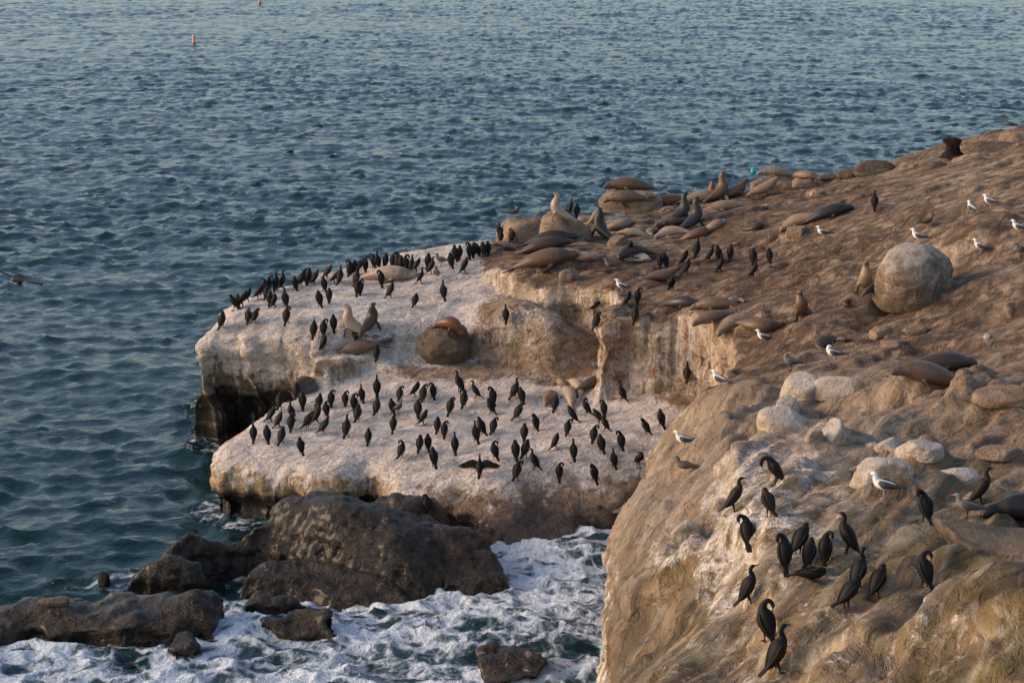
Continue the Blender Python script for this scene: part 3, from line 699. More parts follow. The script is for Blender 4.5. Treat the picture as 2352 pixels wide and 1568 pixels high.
sAB = np.maximum(sA[iys, ixs], np.maximum(sB[iys, ixs], sF[iys, ixs] - .2))
foam = foam + 0.42 * sstep(-1.1, -.15, sAB) * (.55 + 1.1 * n2)
for o_ in SEA_ROCKS:
    bb_ = np.array([tuple(c) for c in o_.bound_box]); cx_, cy_ = (bb_[:, 0].min() + bb_[:, 0].max()) / 2, (bb_[:, 1].min() + bb_[:, 1].max()) / 2
    rx_, ry_ = (bb_[:, 0].max() - bb_[:, 0].min()) / 2 + .2, (bb_[:, 1].max() - bb_[:, 1].min()) / 2 + .2
    foam = foam + .30 * sstep(1.35, .95, np.sqrt(((FX - cx_) / rx_) ** 2 + ((FY - cy_) / ry_) ** 2)) * (.5 + 1.2 * n2)
foam = np.clip(foam, 0, 1)
fz, fdx, fdy = waves(FX, FY)
churn = 0.15 * ridged(np.stack([pf[:, 0] * .5, pf[:, 1] * .85, pf[:, 2]], -1), 3).reshape(FX.shape) + 0.10 * fbm(pf * 2.2, 4).reshape(FX.shape) + 0.05 * fbm(pf * 5.5, 3).reshape(FX.shape)
edge = np.minimum.reduce([FX - fx[0], fx[-1] + 2 - FX, fy[-1] - FY, FY - fy[0] + 4])
act = sstep(0.02, 0.35, foam_c); film = sstep(0.03, .12, foam)
g2 = 0.92 + 0.75 * fbm(np.stack([FX * .013, FY * .02, 0 * FX], -1).reshape(-1, 3), 3).reshape(FX.shape)
surf_z = fz * g2 + act * (0.08 + churn * (0.5 + 0.6 * foam_c)) - 0.35 * (1 - film) + .04 - 0.6 * sstep(1.5, 0.0, edge)
surge = blob(560,1440,2.0,1.2,.28) + blob(1340,1270,1.3,1.6,.25) + blob(900,1470,3.0,1.0,.12)
surf_z = surf_z + surge
surf_me = mesh_np('surf', np.stack([FX - fdx * .95, FY - fdy * .95, surf_z], -1).reshape(-1, 3), grid_faces(*FX.shape))
set_attr(surf_me, 'foam', np.stack([foam, foam, foam, foam * 0 + 1], -1).reshape(-1, 4))
surf_o = link('surf_foam', surf_me, M_SURF); surf_o['kind'] = 'stuff'
surf_o['label'] = 'white foaming surf churning in the cove between the rocks'; surf_o['category'] = 'surf'

# ================================================================== boulders, slabs and stones
DG = bpy.context.evaluated_depsgraph_get()
BVHS = [BVHTree.FromObject(o, DG) for o in [headland] + SEA_ROCKS]
def sight(u, v, tries=26):
    """where the sight line meets rock; returns point, normal"""
    for k in range(tries):
        d = ray(u, v + k * 1.5); best = None
        for t in BVHS:
            h = t.ray_cast(EYE, d)
            if h[0] is not None and (best is None or h[3] < best[2]): best = (h[0], h[1], h[3])
        if best: return best[0], best[1]
    return at(u, v, 5.0), Vector((0, 0, 1))
def drop(x, y, ztop=30.0):
    best = None
    for t in BVHS:
        h = t.ray_cast(Vector((x, y, ztop)), Vector((0, 0, -1)))
        if h[0] is not None and (best is None or h[0].z > best): best = h[0].z
    return best
def mpp(p):                                   # metres per survey unit at a point
    return S * (p - EYE).dot(FW) / FPX
def ico(sub):
    bm = bmesh.new(); bmesh.ops.create_icosphere(bm, subdivisions=sub, radius=1.0)
    v = np.array([x.co[:] for x in bm.verts]); f = np.array([[q.index for q in p.verts] for p in bm.faces]); bm.free()
    return v, f
ICO4, ICO5 = ico(4), ico(5)
ROCKS = {}
def rock_shape(sx, sy, sz, seed, facets=9, rough=0.10, big=True, sharp=10.0):
    r = np.random.RandomState(seed); d, f = ICO5 if big else ICO4
    e = 2.0 if facets < 5 else 2.6
    rad = 1.0 / (np.abs(d[:, 0]) ** e + np.abs(d[:, 1]) ** e + np.abs(d[:, 2]) ** e) ** (1 / e)
    inv = 1.0 / rad ** sharp
    for k in range(facets):
        n = r.normal(size=3); n[2] = abs(n[2]) * 0.7 - 0.1; n /= np.linalg.norm(n)
        inv = inv + np.maximum(d @ n / r.uniform(0.62, 0.98), 1e-3) ** sharp
    rad = inv ** (-1.0 / sharp)
    rad = rad * (1 + rough * fbm(d * 1.6 + seed * 3.1, 4) + rough * 0.45 * ridged(d * 3.2 + seed, 3) + rough * .25 * fbm(d * 9 + seed, 3))
    p = d * rad[:, None]
    lo = -0.55 if facets != 4 else -.80; p[:, 2] = np.where(p[:, 2] < lo, lo + (p[:, 2] - lo) * 0.25, p[:, 2])
    p[:, 2] -= p[:, 2].min()
    p[:, 0] *= sx / (p[:, 0].max() - p[:, 0].min()); p[:, 1] *= sy / (p[:, 1].max() - p[:, 1].min()); p[:, 2] *= sz / p[:, 2].max()
    p[:, 0] -= (p[:, 0].max() + p[:, 0].min()) / 2; p[:, 1] -= (p[:, 1].max() + p[:, 1].min()) / 2
    return p, f
def rock(name, u, v, w, h, mat, label, seed, depth=0.8, rot=0.0, facets=9, rough=0.10, big=True, sink=0.08, group=None, tall=1.0, sharp=16.0):
    p, n = sight(u, v); k = mpp(p)
    sx = w * k; sy = sx * depth
    dep = math.asin(max(min((CAM_Z - p.z) / (p - EYE).length, 1), 0))
    sz = max((h * k - 0.55 * sy * math.sin(dep)) / math.cos(dep), 0.35 * h * k) * tall
    sz *= 1 + sink
    vv, ff = rock_shape(sx, sy, sz, seed, facets, rough, big, sharp)
    me = mesh_np(name, vv, ff)
    o = link(name, me, mat)
    yc = p.y + 0.42 * sy
    zs = [drop(p.x + a * sx * .35, yc + b_ * sy * .35) for a in (-1, 0, 1) for b_ in (-1, 0, 1)]
    zs = [z for z in zs if z is not None and abs(z - p.z) < 1.2] or [p.z]
    z0 = 0.5 * min(zs) + 0.5 * float(np.mean(zs))
    o.location = (p.x, yc, min(z0, p.z + .1) - sink * sz)
    o.rotation_euler = (0, 0, RAD(rot))
    tag(o, label, 'rock', group)
    bpy.context.view_layer.update()
    mw = o.matrix_world
    BVHS.append(BVHTree.FromPolygons([mw @ Vector(x) for x in vv], [tuple(int(i) for i in q) for q in ff]))
    ROCKS[label] = o
    return o
G1, G2, G3 = 'pale boulders on the near headland', 'rocks along the seaward edge', 'loose slabs on the terrace'
rock('boulder', 2110, 714, 188, 158, M_BOULDER, 'huge round grey boulder with a pitted face and a gull on top', 3, .95, 0, 4, .07, True, tall=1.08, sharp=10)
rock('boulder', 1020, 846, 132, 104, M_DARKSTONE, 'grey-brown boulder with a brown sea lion sprawled across its top', 8, .95, 20, 4, .13, True, sharp=7)
rock('boulder', 1205, 550, 136, 84, M_TAN, 'tan cliff-edge block with a gull at its left end', 12, .7, 0, 6, .07, True, group=G2, sharp=16)
rock('boulder', 1300, 558, 128, 66, M_TAN, 'smooth tan block under the pale sea lion pointing its nose up', 13, .7, 5, 6, .06, True, group=G2, sharp=14, tall=1.3)
rock('boulder', 1450, 485, 150, 56, M_TAN, 'broad pale rock under the grey-brown sea lion at the seaward edge', 15, .6, 0, 6, .07, True, group=G2)
rock('boulder', 1384, 492, 90, 32, M_TAN, 'low flat tan rock left of the broad pale one', 16, .7, 0, 6, .07, group=G2)
rock('boulder', 1350, 480, 56, 24, M_TAN, 'small round tan rock behind the nose-up sea lion', 17, .7, 0, 5, .07, group=G2)
rock('boulder', 1790, 434, 130, 50, M_TAN, 'cracked pale rock with two sea lions beside the teal float', 19, .6, 0, 8, .10, True, group=G2)
rock('boulder', 1850, 432, 60, 26, M_TAN, 'smaller pale rock at the right foot of the cracked one', 20, .6, 0, 7, .10, group=G2)
rock('boulder', 2014, 400, 102, 42, M_DARKSTONE, 'large grey dome of rock on the seaward edge', 22, .6, 0, 3, .06, True, group=G2)
rock('boulder', 1958, 408, 74, 24, M_DARKSTONE, 'middle grey dome of rock left of the large dome', 23, .6, 0, 3, .06, group=G2)
rock('boulder', 1910, 414, 60, 17, M_DARKSTONE, 'smallest grey dome of rock at the left of three', 24, .6, 0, 3, .06, group=G2)
rock('boulder', 2150, 385, 66, 24, M_DARKSTONE, 'low dark rock between the grey domes and the black stump', 26, .6, 0, 4, .08, group=G2)
rock('boulder', 2290, 345, 130, 26, M_DARKSTONE, 'long dark rock on the skyline right of the black stump', 27, .5, 12, 5, .1, group=G2)
rock('boulder', 2345, 322, 95, 30, M_TAN, 'tan rock on the skyline at the right edge of the picture', 28, .6, 8, 5, .1, group=G2)
rock('boulder', 1845, 916, 92, 76, M_PALE, 'pale rounded boulder with a dark gull standing on it', 31, .9, 15, 8, .09, True, group=G1, sink=.20)
rock('boulder', 1934, 905, 145, 57, M_PALE, 'long pale boulder with dark stripes resting over a hollow', 32, .5, 0, 6, .06, True, group=G1, sharp=16, sink=.20)
rock('boulder', 1808, 948, 64, 51, M_PALE, 'small angular white boulder below the one with the dark gull', 33, .8, 20, 9, .10, group=G1, sink=.20)
rock('boulder', 1803, 993, 124, 64, M_PALE, 'wide white boulder at the lower left of the pale pile', 34, .6, -6, 7, .08, True, group=G1, sink=.20)
rock('boulder', 1872, 1014, 44, 34, M_PALE, 'little pale stone touching the wide white boulder', 35, .9, 0, 8, .10, group=G1, sink=.20)
rock('boulder', 1924, 1016, 69, 60, M_PALE, 'cream egg-shaped boulder standing alone in front of the hollow', 36, .9, 25, 7, .08, True, group=G1, sink=.20)
rock('boulder', 2036, 1104, 147, 85, M_PALE, 'largest flat white slab of the group right of the roost', 41, .8, -20, 8, .10, True, tall=.9, group=G1, sink=.20)
rock('boulder', 2046, 1036, 78, 39, M_PALE, 'small white slab at the back of the flat white group', 42, .8, -10, 8, .10, tall=1.0, group=G1, sink=.20)
rock('boulder', 2118, 1062, 113, 48, M_PALE, 'middle white slab behind the largest flat white slab', 43, .7, -14, 8, .10, tall=1.0, group=G1, sink=.20)
rock('boulder', 2196, 1094, 129, 51, M_PALE, 'cream slab at the right end of the flat white group', 44, .7, -5, 8, .10, tall=1.0, group=G1, sink=.20)
rock('boulder', 2008, 1024, 37, 17, M_PALE, 'tiny pale stone at the left end of the white slabs', 45, .8, 0, 8, .10, group=G1, sink=.20)
rock('boulder', 2300, 1062, 110, 36, M_TAN, 'low tan hump of rock right of the white slabs', 46, .7, 0, 6, .10, group=G1)
rock('boulder', 2312, 934, 140, 66, M_TAN, 'big speckled pale rock at the right edge below the pair of sea lions', 47, .7, 0, 5, .08, True, tall=.8)
rock('flat_stone', 2105, 768, 66, 25, M_TAN, 'tilted tan slab below the huge round boulder', 51, .7, 12, 10, .10, group=G3, sharp=16)
rock('flat_stone', 2030, 772, 58, 36, M_TAN, 'blocky tan stone left of the tilted slab', 52, .8, 0, 10, .12, group=G3, sharp=16)
rock('flat_stone', 2055, 802, 62, 22, M_TAN, 'flat tan stone between the boulder and the sleeping pair of sea lions', 53, .8, 0, 8, .1, group=G3)
rock('flat_stone', 2267, 778, 17, 13, M_PALE, 'fist-sized pale stone alone on the dirt at the right', 54, .9, 0, 6, .1, group=G3)
rock('flat_stone', 1310, 646, 56, 30, M_TAN, 'broken pale stone on the lip of the middle terrace', 55, .5, 35, 10, .12, group=G3, sharp=16)
rock('flat_stone', 1348, 604, 84, 24, M_TAN, 'low tan hump touching the big brown sea lion', 56, .6, 0, 4, .08, group=G3)
rock('flat_stone', 1420, 562, 52, 26, M_TAN, 'pale stone left of the round dark sea lion', 57, .7, 0, 9, .12, group=G3)
rock('flat_stone', 1456, 603, 84, 22, M_PALE, 'heap of whitened stone under the cormorant before the round sea lion', 58, .6, 0, 9, .14, group=G3)
rock('flat_stone', 1830, 546, 50, 28, M_TAN, 'flat-topped stone on the slope left of a white gull', 59, .7, 0, 10, .08, group=G3, sharp=18)
rock('flat_stone', 1893, 552, 46, 16, M_TAN, 'flat stone under the white gull on the slope', 60, .7, 0, 9, .1, group=G3)
rock('flat_stone', 1560, 517, 52, 18, M_TAN, 'tan stone between the two dark upright sea lions', 61, .6, 0, 9, .1, group=G3)
rock('flat_stone', 1640, 500, 70, 24, M_TAN, 'tan stone below the pale lying sea lion', 62, .6, 0, 9, .1, group=G3)
rock('flat_stone', 1740, 765, 110, 34, M_TAN, 'low tan ledge stone under the three sleeping brown sea lions', 63, .5, 0, 7, .1, group=G3)
rock('boulder', 1572, 1238, 78, 54, M_PALE, 'white-streaked stub of rock on the yellow slope', 71, .8, 30, 6, .08, big=True, sink=.3)
rock('boulder', 1416, 1180, 58, 38, M_PALE, 'pale streaked knob between the lower ledge and the yellow slope', 72, .8, 0, 6, .08, sink=.2)
rock('boulder', 120, 1392, 74, 24, M_DARKSTONE, 'flat brown stone lying on the long low rock', 73, .6, 0, 8, .12)
rock('boulder', 700, 905, 60, 52, M_DARKSTONE, 'dark round boulder wedged in the cleft between the two ledges', 75, .8, 0, 6, .1)
# tiny rock awash
def awash(u, v, w, h, seed, label):
    p = at(u, v, 0.0); k = mpp(p); vv, ff = rock_shape(w * k, w * k, h * k * 1.6, seed, 6, .12)
    o = link('sea_rock', mesh_np('sea_rock', vv, ff), M_BLACKSHADE); o.location = (p.x, p.y, -h * k * .55); tag(o, label, 'rock', 'dark rocks in the surf')
awash(238, 1338, 30, 26, 81, 'tiny black rock awash behind the long low rock')
awash(300, 1548, 46, 22, 82, 'black rock tip in the foam at the bottom left')
# stump of rock on the skyline, its shade put into the black stone colour
def stump():
    p, n = sight(2192, 362); k = mpp(p)
    prof = [(-.05, 34, 16), (6, 33, 15), (10, 22, 12), (18, 15, 10), (28, 13, 9), (36, 16, 10), (42, 20, 10), (47, 17, 8), (49, 8, 4)]
    vs_, fs_ = [], []; seg = 22
    for i, (h, rx, ry) in enumerate(prof):
        for j in range(seg):
            a = 2 * math.pi * j / seg
            wob = 1 + .22 * math.sin(3 * a + i * .7) + .12 * math.sin(7 * a + i)
            vs_.append(((rx * wob * math.cos(a) + (10 if i < 2 else -2)) * k, ry * wob * math.sin(a) * k, (h - 4) * k))
    for i in range(len(prof) - 1):
        for j in range(seg):
            fs_.append((i * seg + j, i * seg + (j + 1) % seg, (i + 1) * seg + (j + 1) % seg, (i + 1) * seg + j))
    fs_.append(tuple(range((len(prof) - 1) * seg, len(prof) * seg)))
    o = link('rock_stump', mesh_np('rock_stump', vs_, fs_), M_BLACKSHADE)
    o.location = (p.x, p.y + .3, p.z); tag(o, 'black weathered stump of rock standing on the skyline', 'rock')
    BVHS.append(BVHTree.FromPolygons([Vector(x) + o.location for x in vs_], fs_))
stump()
# thick dark slab jutting out at the right of the roost
def jut():
    base, n = sight(2150, 1260)
    z = base.z + 0.55
    out = [(2140,1180),(2210,1192),(2290,1205),(2420,1215),(2440,1290),(2352,1285),(2290,1262),(2230,1258),(2190,1225)]
    P = [at(u, v, z + .05 * math.sin(i)) for i, (u, v) in enumerate(out)]
    m = len(P); c = sum(P, Vector()) / m
    vs_, fs_ = [], []
    lev = [(0.0, 0.94), (-.03, 1.0), (-.12, 1.0), (-.2, .96), (-.26, .86), (-.5, .6)]
    fine = []
    for i in range(m):
        for t in (0, .25, .5, .75): fine.append(P[i].lerp(P[(i + 1) % m], t))
    M_ = len(fine)
    for (dz, s_) in lev:
        for i, q in enumerate(fine):
            jit = 1 + .03 * math.sin(i * 2.1) + .02 * math.sin(i * 5.3)
            e = c + (q - c) * (s_ * jit); vs_.append((e.x, e.y, e.z + dz * (1 + .2 * math.sin(i * .9))))
    for l in range(len(lev) - 1):
        for i in range(M_):
            fs_.append((l * M_ + i, (l + 1) * M_ + i, (l + 1) * M_ + (i + 1) % M_, l * M_ + (i + 1) % M_))
    fs_.append(tuple(range(M_)))
    o = link('jutting_rock', mesh_np('jutting_rock', vs_, fs_, True), M_DARKSTONE)
    tag(o, 'thick dark rock slab jutting out over a smooth ramp at the right', 'rock')
    BVHS.append(BVHTree.FromPolygons([Vector(x) for x in vs_], fs_))
jut()

# ================================================================== animals
def simple_mat(name, col, rough=0.6, var=0.25, scale=14.0, spec=0.4, use_obj=False, bump=0.01, juv=False):
    m, nt = nt_new(name); b = NT(nt)
    tc = b.n('ShaderNodeTexCoord')
    nz = b.noise(tc.outputs['Object'], scale, 4, 0.6)
    if use_obj:
        oi = b.n('ShaderNodeObjectInfo'); base = oi.outputs['Color']
    else: base = (*col, 1)
    if juv:
        oi2 = b.n('ShaderNodeObjectInfo'); base = b.mix(b.math('MULTIPLY', b.ramp(oi2.outputs['Random'], 0.72, 1.0), 0.55), base, (0.045, 0.026, 0.015))
    c = b.mix(b.math('MULTIPLY', b.ramp(nz, 0.35, 0.7), var), base, (0.01, 0.008, 0.006))
    if use_obj:
        geo = b.n('ShaderNodeNewGeometry'); sp = b.n('ShaderNodeSeparateXYZ'); b.put(sp.inputs[0], geo.outputs['Normal'])
        # darker sleek flippers, warmer throat and belly
        big = b.noise(tc.outputs['Object'], 2.2, 4, 0.6)
        c = b.mix(b.math('MULTIPLY', b.ramp(big, 0.5, 0.68), 0.45), c, (0.06, 0.035, 0.022))
        fa = b.n('ShaderNodeAttribute', attribute_name='flipper')
        c = b.mix(b.math('MULTIPLY', fa.outputs['Fac'], 0.85), c, (0.03, 0.021, 0.016))
    bs = b.n('ShaderNodeBsdfPrincipled'); b.put(bs.inputs['Base Color'], c)
    bs.inputs['Roughness'].default_value = rough; bs.inputs['Specular IOR Level'].default_value = spec
    if bump:
        bp = b.n('ShaderNodeBump'); bp.inputs['Distance'].default_value = bump; b.put(bp.inputs['Height'], nz); b.put(bs.inputs['Normal'], bp.outputs[0])
    out = b.n('ShaderNodeOutputMaterial'); b.put(out.inputs[0], bs.outputs[0])
    return m
M_CORM = simple_mat('cormorant_plumage', (0.0060, 0.0055, 0.0060), 0.6, 0.4, 40.0, .22, bump=.004, juv=True)
M_CWING = simple_mat('cormorant_wing', (0.011, 0.009, 0.008), 0.55, 0.5, 55.0, .2, bump=.006)
M_CBILL = simple_mat('cormorant_bill', (0.05, 0.045, 0.04), 0.4, 0.2, 20, bump=0)
M_CFOOT = simple_mat('cormorant_foot', (0.012, 0.012, 0.012), 0.6, 0.2, 20, bump=0)
M_GWHITE = simple_mat('gull_white', (0.80, 0.79, 0.77), 0.7, 0.06, 25, bump=0)
M_GDARK = simple_mat('gull_slate_wing', (0.045, 0.048, 0.055), 0.6, 0.25, 40, bump=.003)
M_GBROWN = simple_mat('gull_brown', (0.15, 0.115, 0.09), 0.7, 0.5, 40, bump=.003)
M_GBROWN2 = simple_mat('gull_brown_wing', (0.085, 0.065, 0.052), 0.7, 0.5, 50, bump=.003)
M_GGREY = simple_mat('gull_grey', (0.17, 0.165, 0.165), 0.7, 0.2, 30, bump=0)
M_GGREY2 = simple_mat('gull_grey_wing', (0.05, 0.048, 0.05), 0.7, 0.3, 40, bump=.003)
M_GBILL = simple_mat('gull_bill', (0.75, 0.40, 0.06), 0.4, 0.1, 20, bump=0)
M_GREDBILL = simple_mat('gull_red_bill', (0.55, 0.06, 0.03), 0.4, 0.1, 20, bump=0)
M_GLEG = simple_mat('gull_leg', (0.55, 0.36, 0.32), 0.5, 0.1, 20, bump=0)
M_EYE = simple_mat('dark_eye', (0.006, 0.005, 0.005), 0.15, 0.0, 20, .6, bump=0)
M_FUR = simple_mat('sea_lion_coat', (0.2, 0.15, 0.1), 0.42, 0.22, 9.0, .45, True, bump=.006)

def cat(P, n):
    P = np.asarray(P, float); k = len(P)
    seg = np.linalg.norm(np.diff(P[:, :3], axis=0), axis=1); s = np.concatenate([[0], np.cumsum(np.maximum(seg, 1e-5))])
    Q = np.vstack([2 * P[0] - P[1], P, 2 * P[-1] - P[-2]])
    out = []
    for t in np.linspace(0, s[-1], n):
        i = int(min(np.searchsorted(s, t, 'right') - 1, k - 2)); f = (t - s[i]) / (s[i + 1] - s[i])
        a, b_, c, d = Q[i], Q[i + 1], Q[i + 2], Q[i + 3]
        out.append(.5 * (2 * b_ + (c - a) * f + (2 * a - 5 * b_ + 4 * c - d) * f * f + (3 * b_ - a - 3 * c + d) * f ** 3))
    return np.array(out)
def loft(rows, n=22, seg=12, side=(1, 0, 0)):
    """rows: (x,y,z, r_side, r_normal); continuous capped tube"""
    R = cat(rows, n); C = R[:, :3]; r = np.maximum(R[:, 3:], .002)
    T = np.gradient(C, axis=0); T /= np.linalg.norm(T, axis=1)[:, None] + 1e-9
    sd = np.array(side, float); vs_, fs_ = [], []
    for i in range(n):
        sd = sd - T[i] * (T[i] @ sd); sd /= np.linalg.norm(sd) + 1e-9
        nm = np.cross(sd, T[i])
        for j in range(seg):
            a = 2 * math.pi * j / seg
            vs_.append(C[i] + sd * (math.cos(a) * r[i, 0]) + nm * (math.sin(a) * r[i, 1]))
    for i in range(n - 1):
        for j in range(seg):
            fs_.append((i * seg + j, i * seg + (j + 1) % seg, (i + 1) * seg + (j + 1) % seg, (i + 1) * seg + j))
    vs_.append(C[0] - T[0] * r[0].min() * .5); vs_.append(C[-1] + T[-1] * r[-1].min() * .5)
    a, b_ = n * seg, n * seg + 1
    for j in range(seg):
        fs_.append((a, (j + 1) % seg, j)); fs_.append((b_, (n - 1) * seg + j, (n - 1) * seg + (j + 1) % seg))
    return [tuple(v) for v in vs_], fs_
def join(*parts):
    V, F = [], []
    for v, f in parts:
        o = len(V); V += list(v); F += [tuple(i + o for i in q) for q in f]
    return V, F
def mk(name, vf, mat, smooth=True):
    me = mesh_np(name, vf[0], [tuple(q) for q in vf[1]], smooth)
    bm = bmesh.new(); bm.from_mesh(me); bmesh.ops.recalc_face_normals(bm, faces=bm.faces); bm.to_mesh(me); bm.free()
    me.materials.append(mat); return me
def proto(name, root_me, parts):
    return (name, root_me, parts)
def spawn(pr, loc, rotm, scale, color=None):
    name, me, parts = pr
    o = bpy.data.objects.new(name, me); COL.objects.link(o)
    o.matrix_world = Matrix.Translation(loc) @ rotm.to_4x4() @ Matrix.Diagonal((scale, scale, scale, 1))
    if color: o.color = (*color, 1)
    for pt in parts:
        c = bpy.data.objects.new(pt[0], pt[1]); COL.objects.link(c); c.parent = o
        if color: c.color = (*color, 1)
        for sn, sm in (pt[2] if len(pt) > 2 else ()):
            d = bpy.data.objects.new(sn, sm); COL.objects.link(d); d.parent = c
    return o

# ------------------------------------------------------------------ cormorants (facing +Y, feet at origin)
def corm(pose):
    tail = [(0,-.33,.015,.045,.006),(0,-.25,.07,.050,.012),(0,-.17,.135,.045,.03)]
    if pose == 'lie':
        tail = [(0,-.42,.03,.045,.006),(0,-.33,.06,.05,.012),(0,-.24,.08,.05,.03)]
        body = [(0,-.14,.095,.085,.07),(0,-.02,.11,.105,.085),(0,.10,.125,.09,.08),(0,.18,.155,.05,.05)]
        neck = [(0,.20,.20,.03,.033),(.02,.17,.235,.027,.03),(.03,.11,.24,.03,.032),(.035,.06,.225,.016,.018)]
        bill = [(.035,.07,.228,.012,.012),(.04,.0,.20,.007,.008),(.04,-.03,.19,.003,.003)]
    elif pose == 'swim':
        tail = [(0,-.36,.03,.045,.006),(0,-.28,.04,.05,.012),(0,-.2,.04,.05,.03)]
        body = [(0,-.10,.03,.085,.06),(0,.0,.03,.10,.075),(0,.10,.04,.085,.07),(0,.16,.08,.05,.05)]
        neck = [(0,.18,.15,.036,.038),(0,.17,.23,.032,.034),(0,.18,.29,.032,.034),(0,.215,.325,.032,.034),(0,.25,.33,.022,.024),(0,.27,.33,.012,.013)]
        bill = [(0,.265,.33,.013,.014),(0,.31,.34,.008,.009),(0,.34,.345,.003,.004)]
    else:
        body = [(0,-.105,.205,.090,.075),(0,-.035,.315,.122,.105),(0,.025,.41,.115,.105),(0,.06,.475,.082,.080)]
        if pose in ('alert', 'spread'):
            neck = [(0,.07,.535,.048,.050),(0,.05,.59,.036,.038),(0,.055,.635,.033,.035),(0,.085,.675,.034,.037),(0,.125,.683,.024,.027),(0,.15,.681,.012,.014)]
            bill = [(0,.14,.681,.013,.014),(0,.185,.679,.008,.009),(0,.215,.675,.006,.007),(0,.222,.665,.003,.003)]
        elif pose == 'hunch':
            neck = [(0,.07,.515,.070,.068),(0,.075,.548,.055,.052),(0,.105,.562,.036,.034),(0,.145,.552,.013,.015)]
            bill = [(0,.135,.56,.012,.013),(0,.18,.545,.007,.008),(0,.21,.535,.003,.004)]
        elif pose == 'tuck':
            neck = [(0,.07,.52,.064,.064),(.02,.045,.556,.050,.048),(.045,.0,.556,.040,.038),(.055,-.05,.53,.030,.03),(.055,-.09,.50,.013,.013)]
            bill = [(.055,-.08,.512,.011,.012),(.05,-.11,.46,.007,.008),(.045,-.12,.44,.003,.003)]
        elif pose in ('left', 'right'):
            q = -1 if pose == 'left' else 1
            neck = [(.008*q,.07,.525,.058,.060),(.045*q,.072,.575,.041,.043),(.088*q,.06,.597,.035,.037),(.126*q,.035,.577,.033,.036),(.135*q,.005,.535,.031,.034),(.125*q,-.012,.50,.014,.015)]
            bill = [(.128*q,-.010,.51,.014,.015),(.11*q,-.03,.46,.008,.009),(.10*q,-.035,.435,.003,.003)]
        elif pose == 'down':
            neck = [(0,.10,.525,.058,.058),(0,.16,.55,.040,.041),(0,.22,.525,.034,.036),(0,.24,.46,.033,.036),(0,.235,.41,.022,.025),(0,.23,.385,.012,.013)]
            bill = [(0,.232,.395,.011,.012),(0,.215,.33,.006,.007),(0,.205,.31,.003,.003)]
    b = mk('cormorant_' + pose, loft(tail + body + neck, 34, 12), M_CORM)
    parts = [('bill', mk('bill', loft(bill, 6, 6), M_CBILL))]
    for q in (-1, 1):
        if pose == 'spread':
            # half-open drying wing: arm, hand and separate flight feathers
            w = [loft([(.06*q,.03,.46,.03,.03),(.20*q,.02,.53,.022,.03),(.36*q,-.01,.50,.018,.026),(.46*q,-.03,.44,.012,.016)], 10, 8, (0, 1, 0))]
            for k in range(12):
                t = k / 11.0; bx, bz = (.09 + .37 * t) * q, .47 + .055 * math.sin(math.pi * min(t * 1.3, 1)) - .02 * t
                L = .22 + .05 * math.sin(t * 3); ang = RAD(-88 + 62 * t ** 1.4)
                ex, ez = bx + q * L * math.cos(ang), bz + L * math.sin(ang)
                w.append(loft([(bx, -.01, bz, .03, .006), ((bx + ex) / 2, -.025, (bz + ez) / 2, .032, .005), (ex, -.03, ez, .012, .003)], 6, 6, (math.sin(-ang) * q, 0, math.cos(ang))))
            wm = mk('wing', join(*w), M_CWING)
        elif pose in ('lie', 'swim'):
            dz = 0 if pose == 'lie' else -.08
            wm = mk('wing', loft([(.07*q,.11,.16+dz,.02,.03),(.088*q,.0,.15+dz,.026,.06),(.06*q,-.15,.12+dz,.02,.045),(.025*q,-.30,.09+dz,.01,.02)], 12, 8), M_CWING)
        else:
            wm = mk('wing', loft([(.075*q,.045,.455,.024,.040),(.104*q,-.0,.38,.029,.075),(.100*q,-.06,.28,.026,.072),(.064*q,-.135,.175,.018,.050),(.028*q,-.20,.105,.009,.024)], 14, 8), M_CWING)
        parts.append(('wing', wm))
        if pose == 'swim': continue
        ft = .012
        y0 = 0.0 if pose == 'lie' else .0
        leg = loft([(.045*q,-.045,.17,.03,.03),(.047*q,-.02,.09,.014,.014),(.048*q,-.005,.03,.010,.010),(.048*q,.0,.01,.010,.008)], 7, 6)
        web = ([(.048*q,-.03,.006),(.015*q,.075,.004),(.05*q,.10,.004),(.09*q,.07,.004),(.048*q,-.005,.022),(.048*q,-.02,-.004)],
               [(0,1,4),(1,2,4),(2,3,4),(3,0,4),(0,5,1),(1,5,2),(2,5,3),(3,5,0)])
        parts.append(('leg', mk('leg', leg, M_CFOOT), [('foot', mk('foot', web, M_CFOOT))]))
    return proto('cormorant', b, parts)
CP = {k: corm(v) for k, v in dict(a='alert', h='hunch', t='tuck', p='left', q='right', d='down', l='lie', s='spread', w='swim').items()}

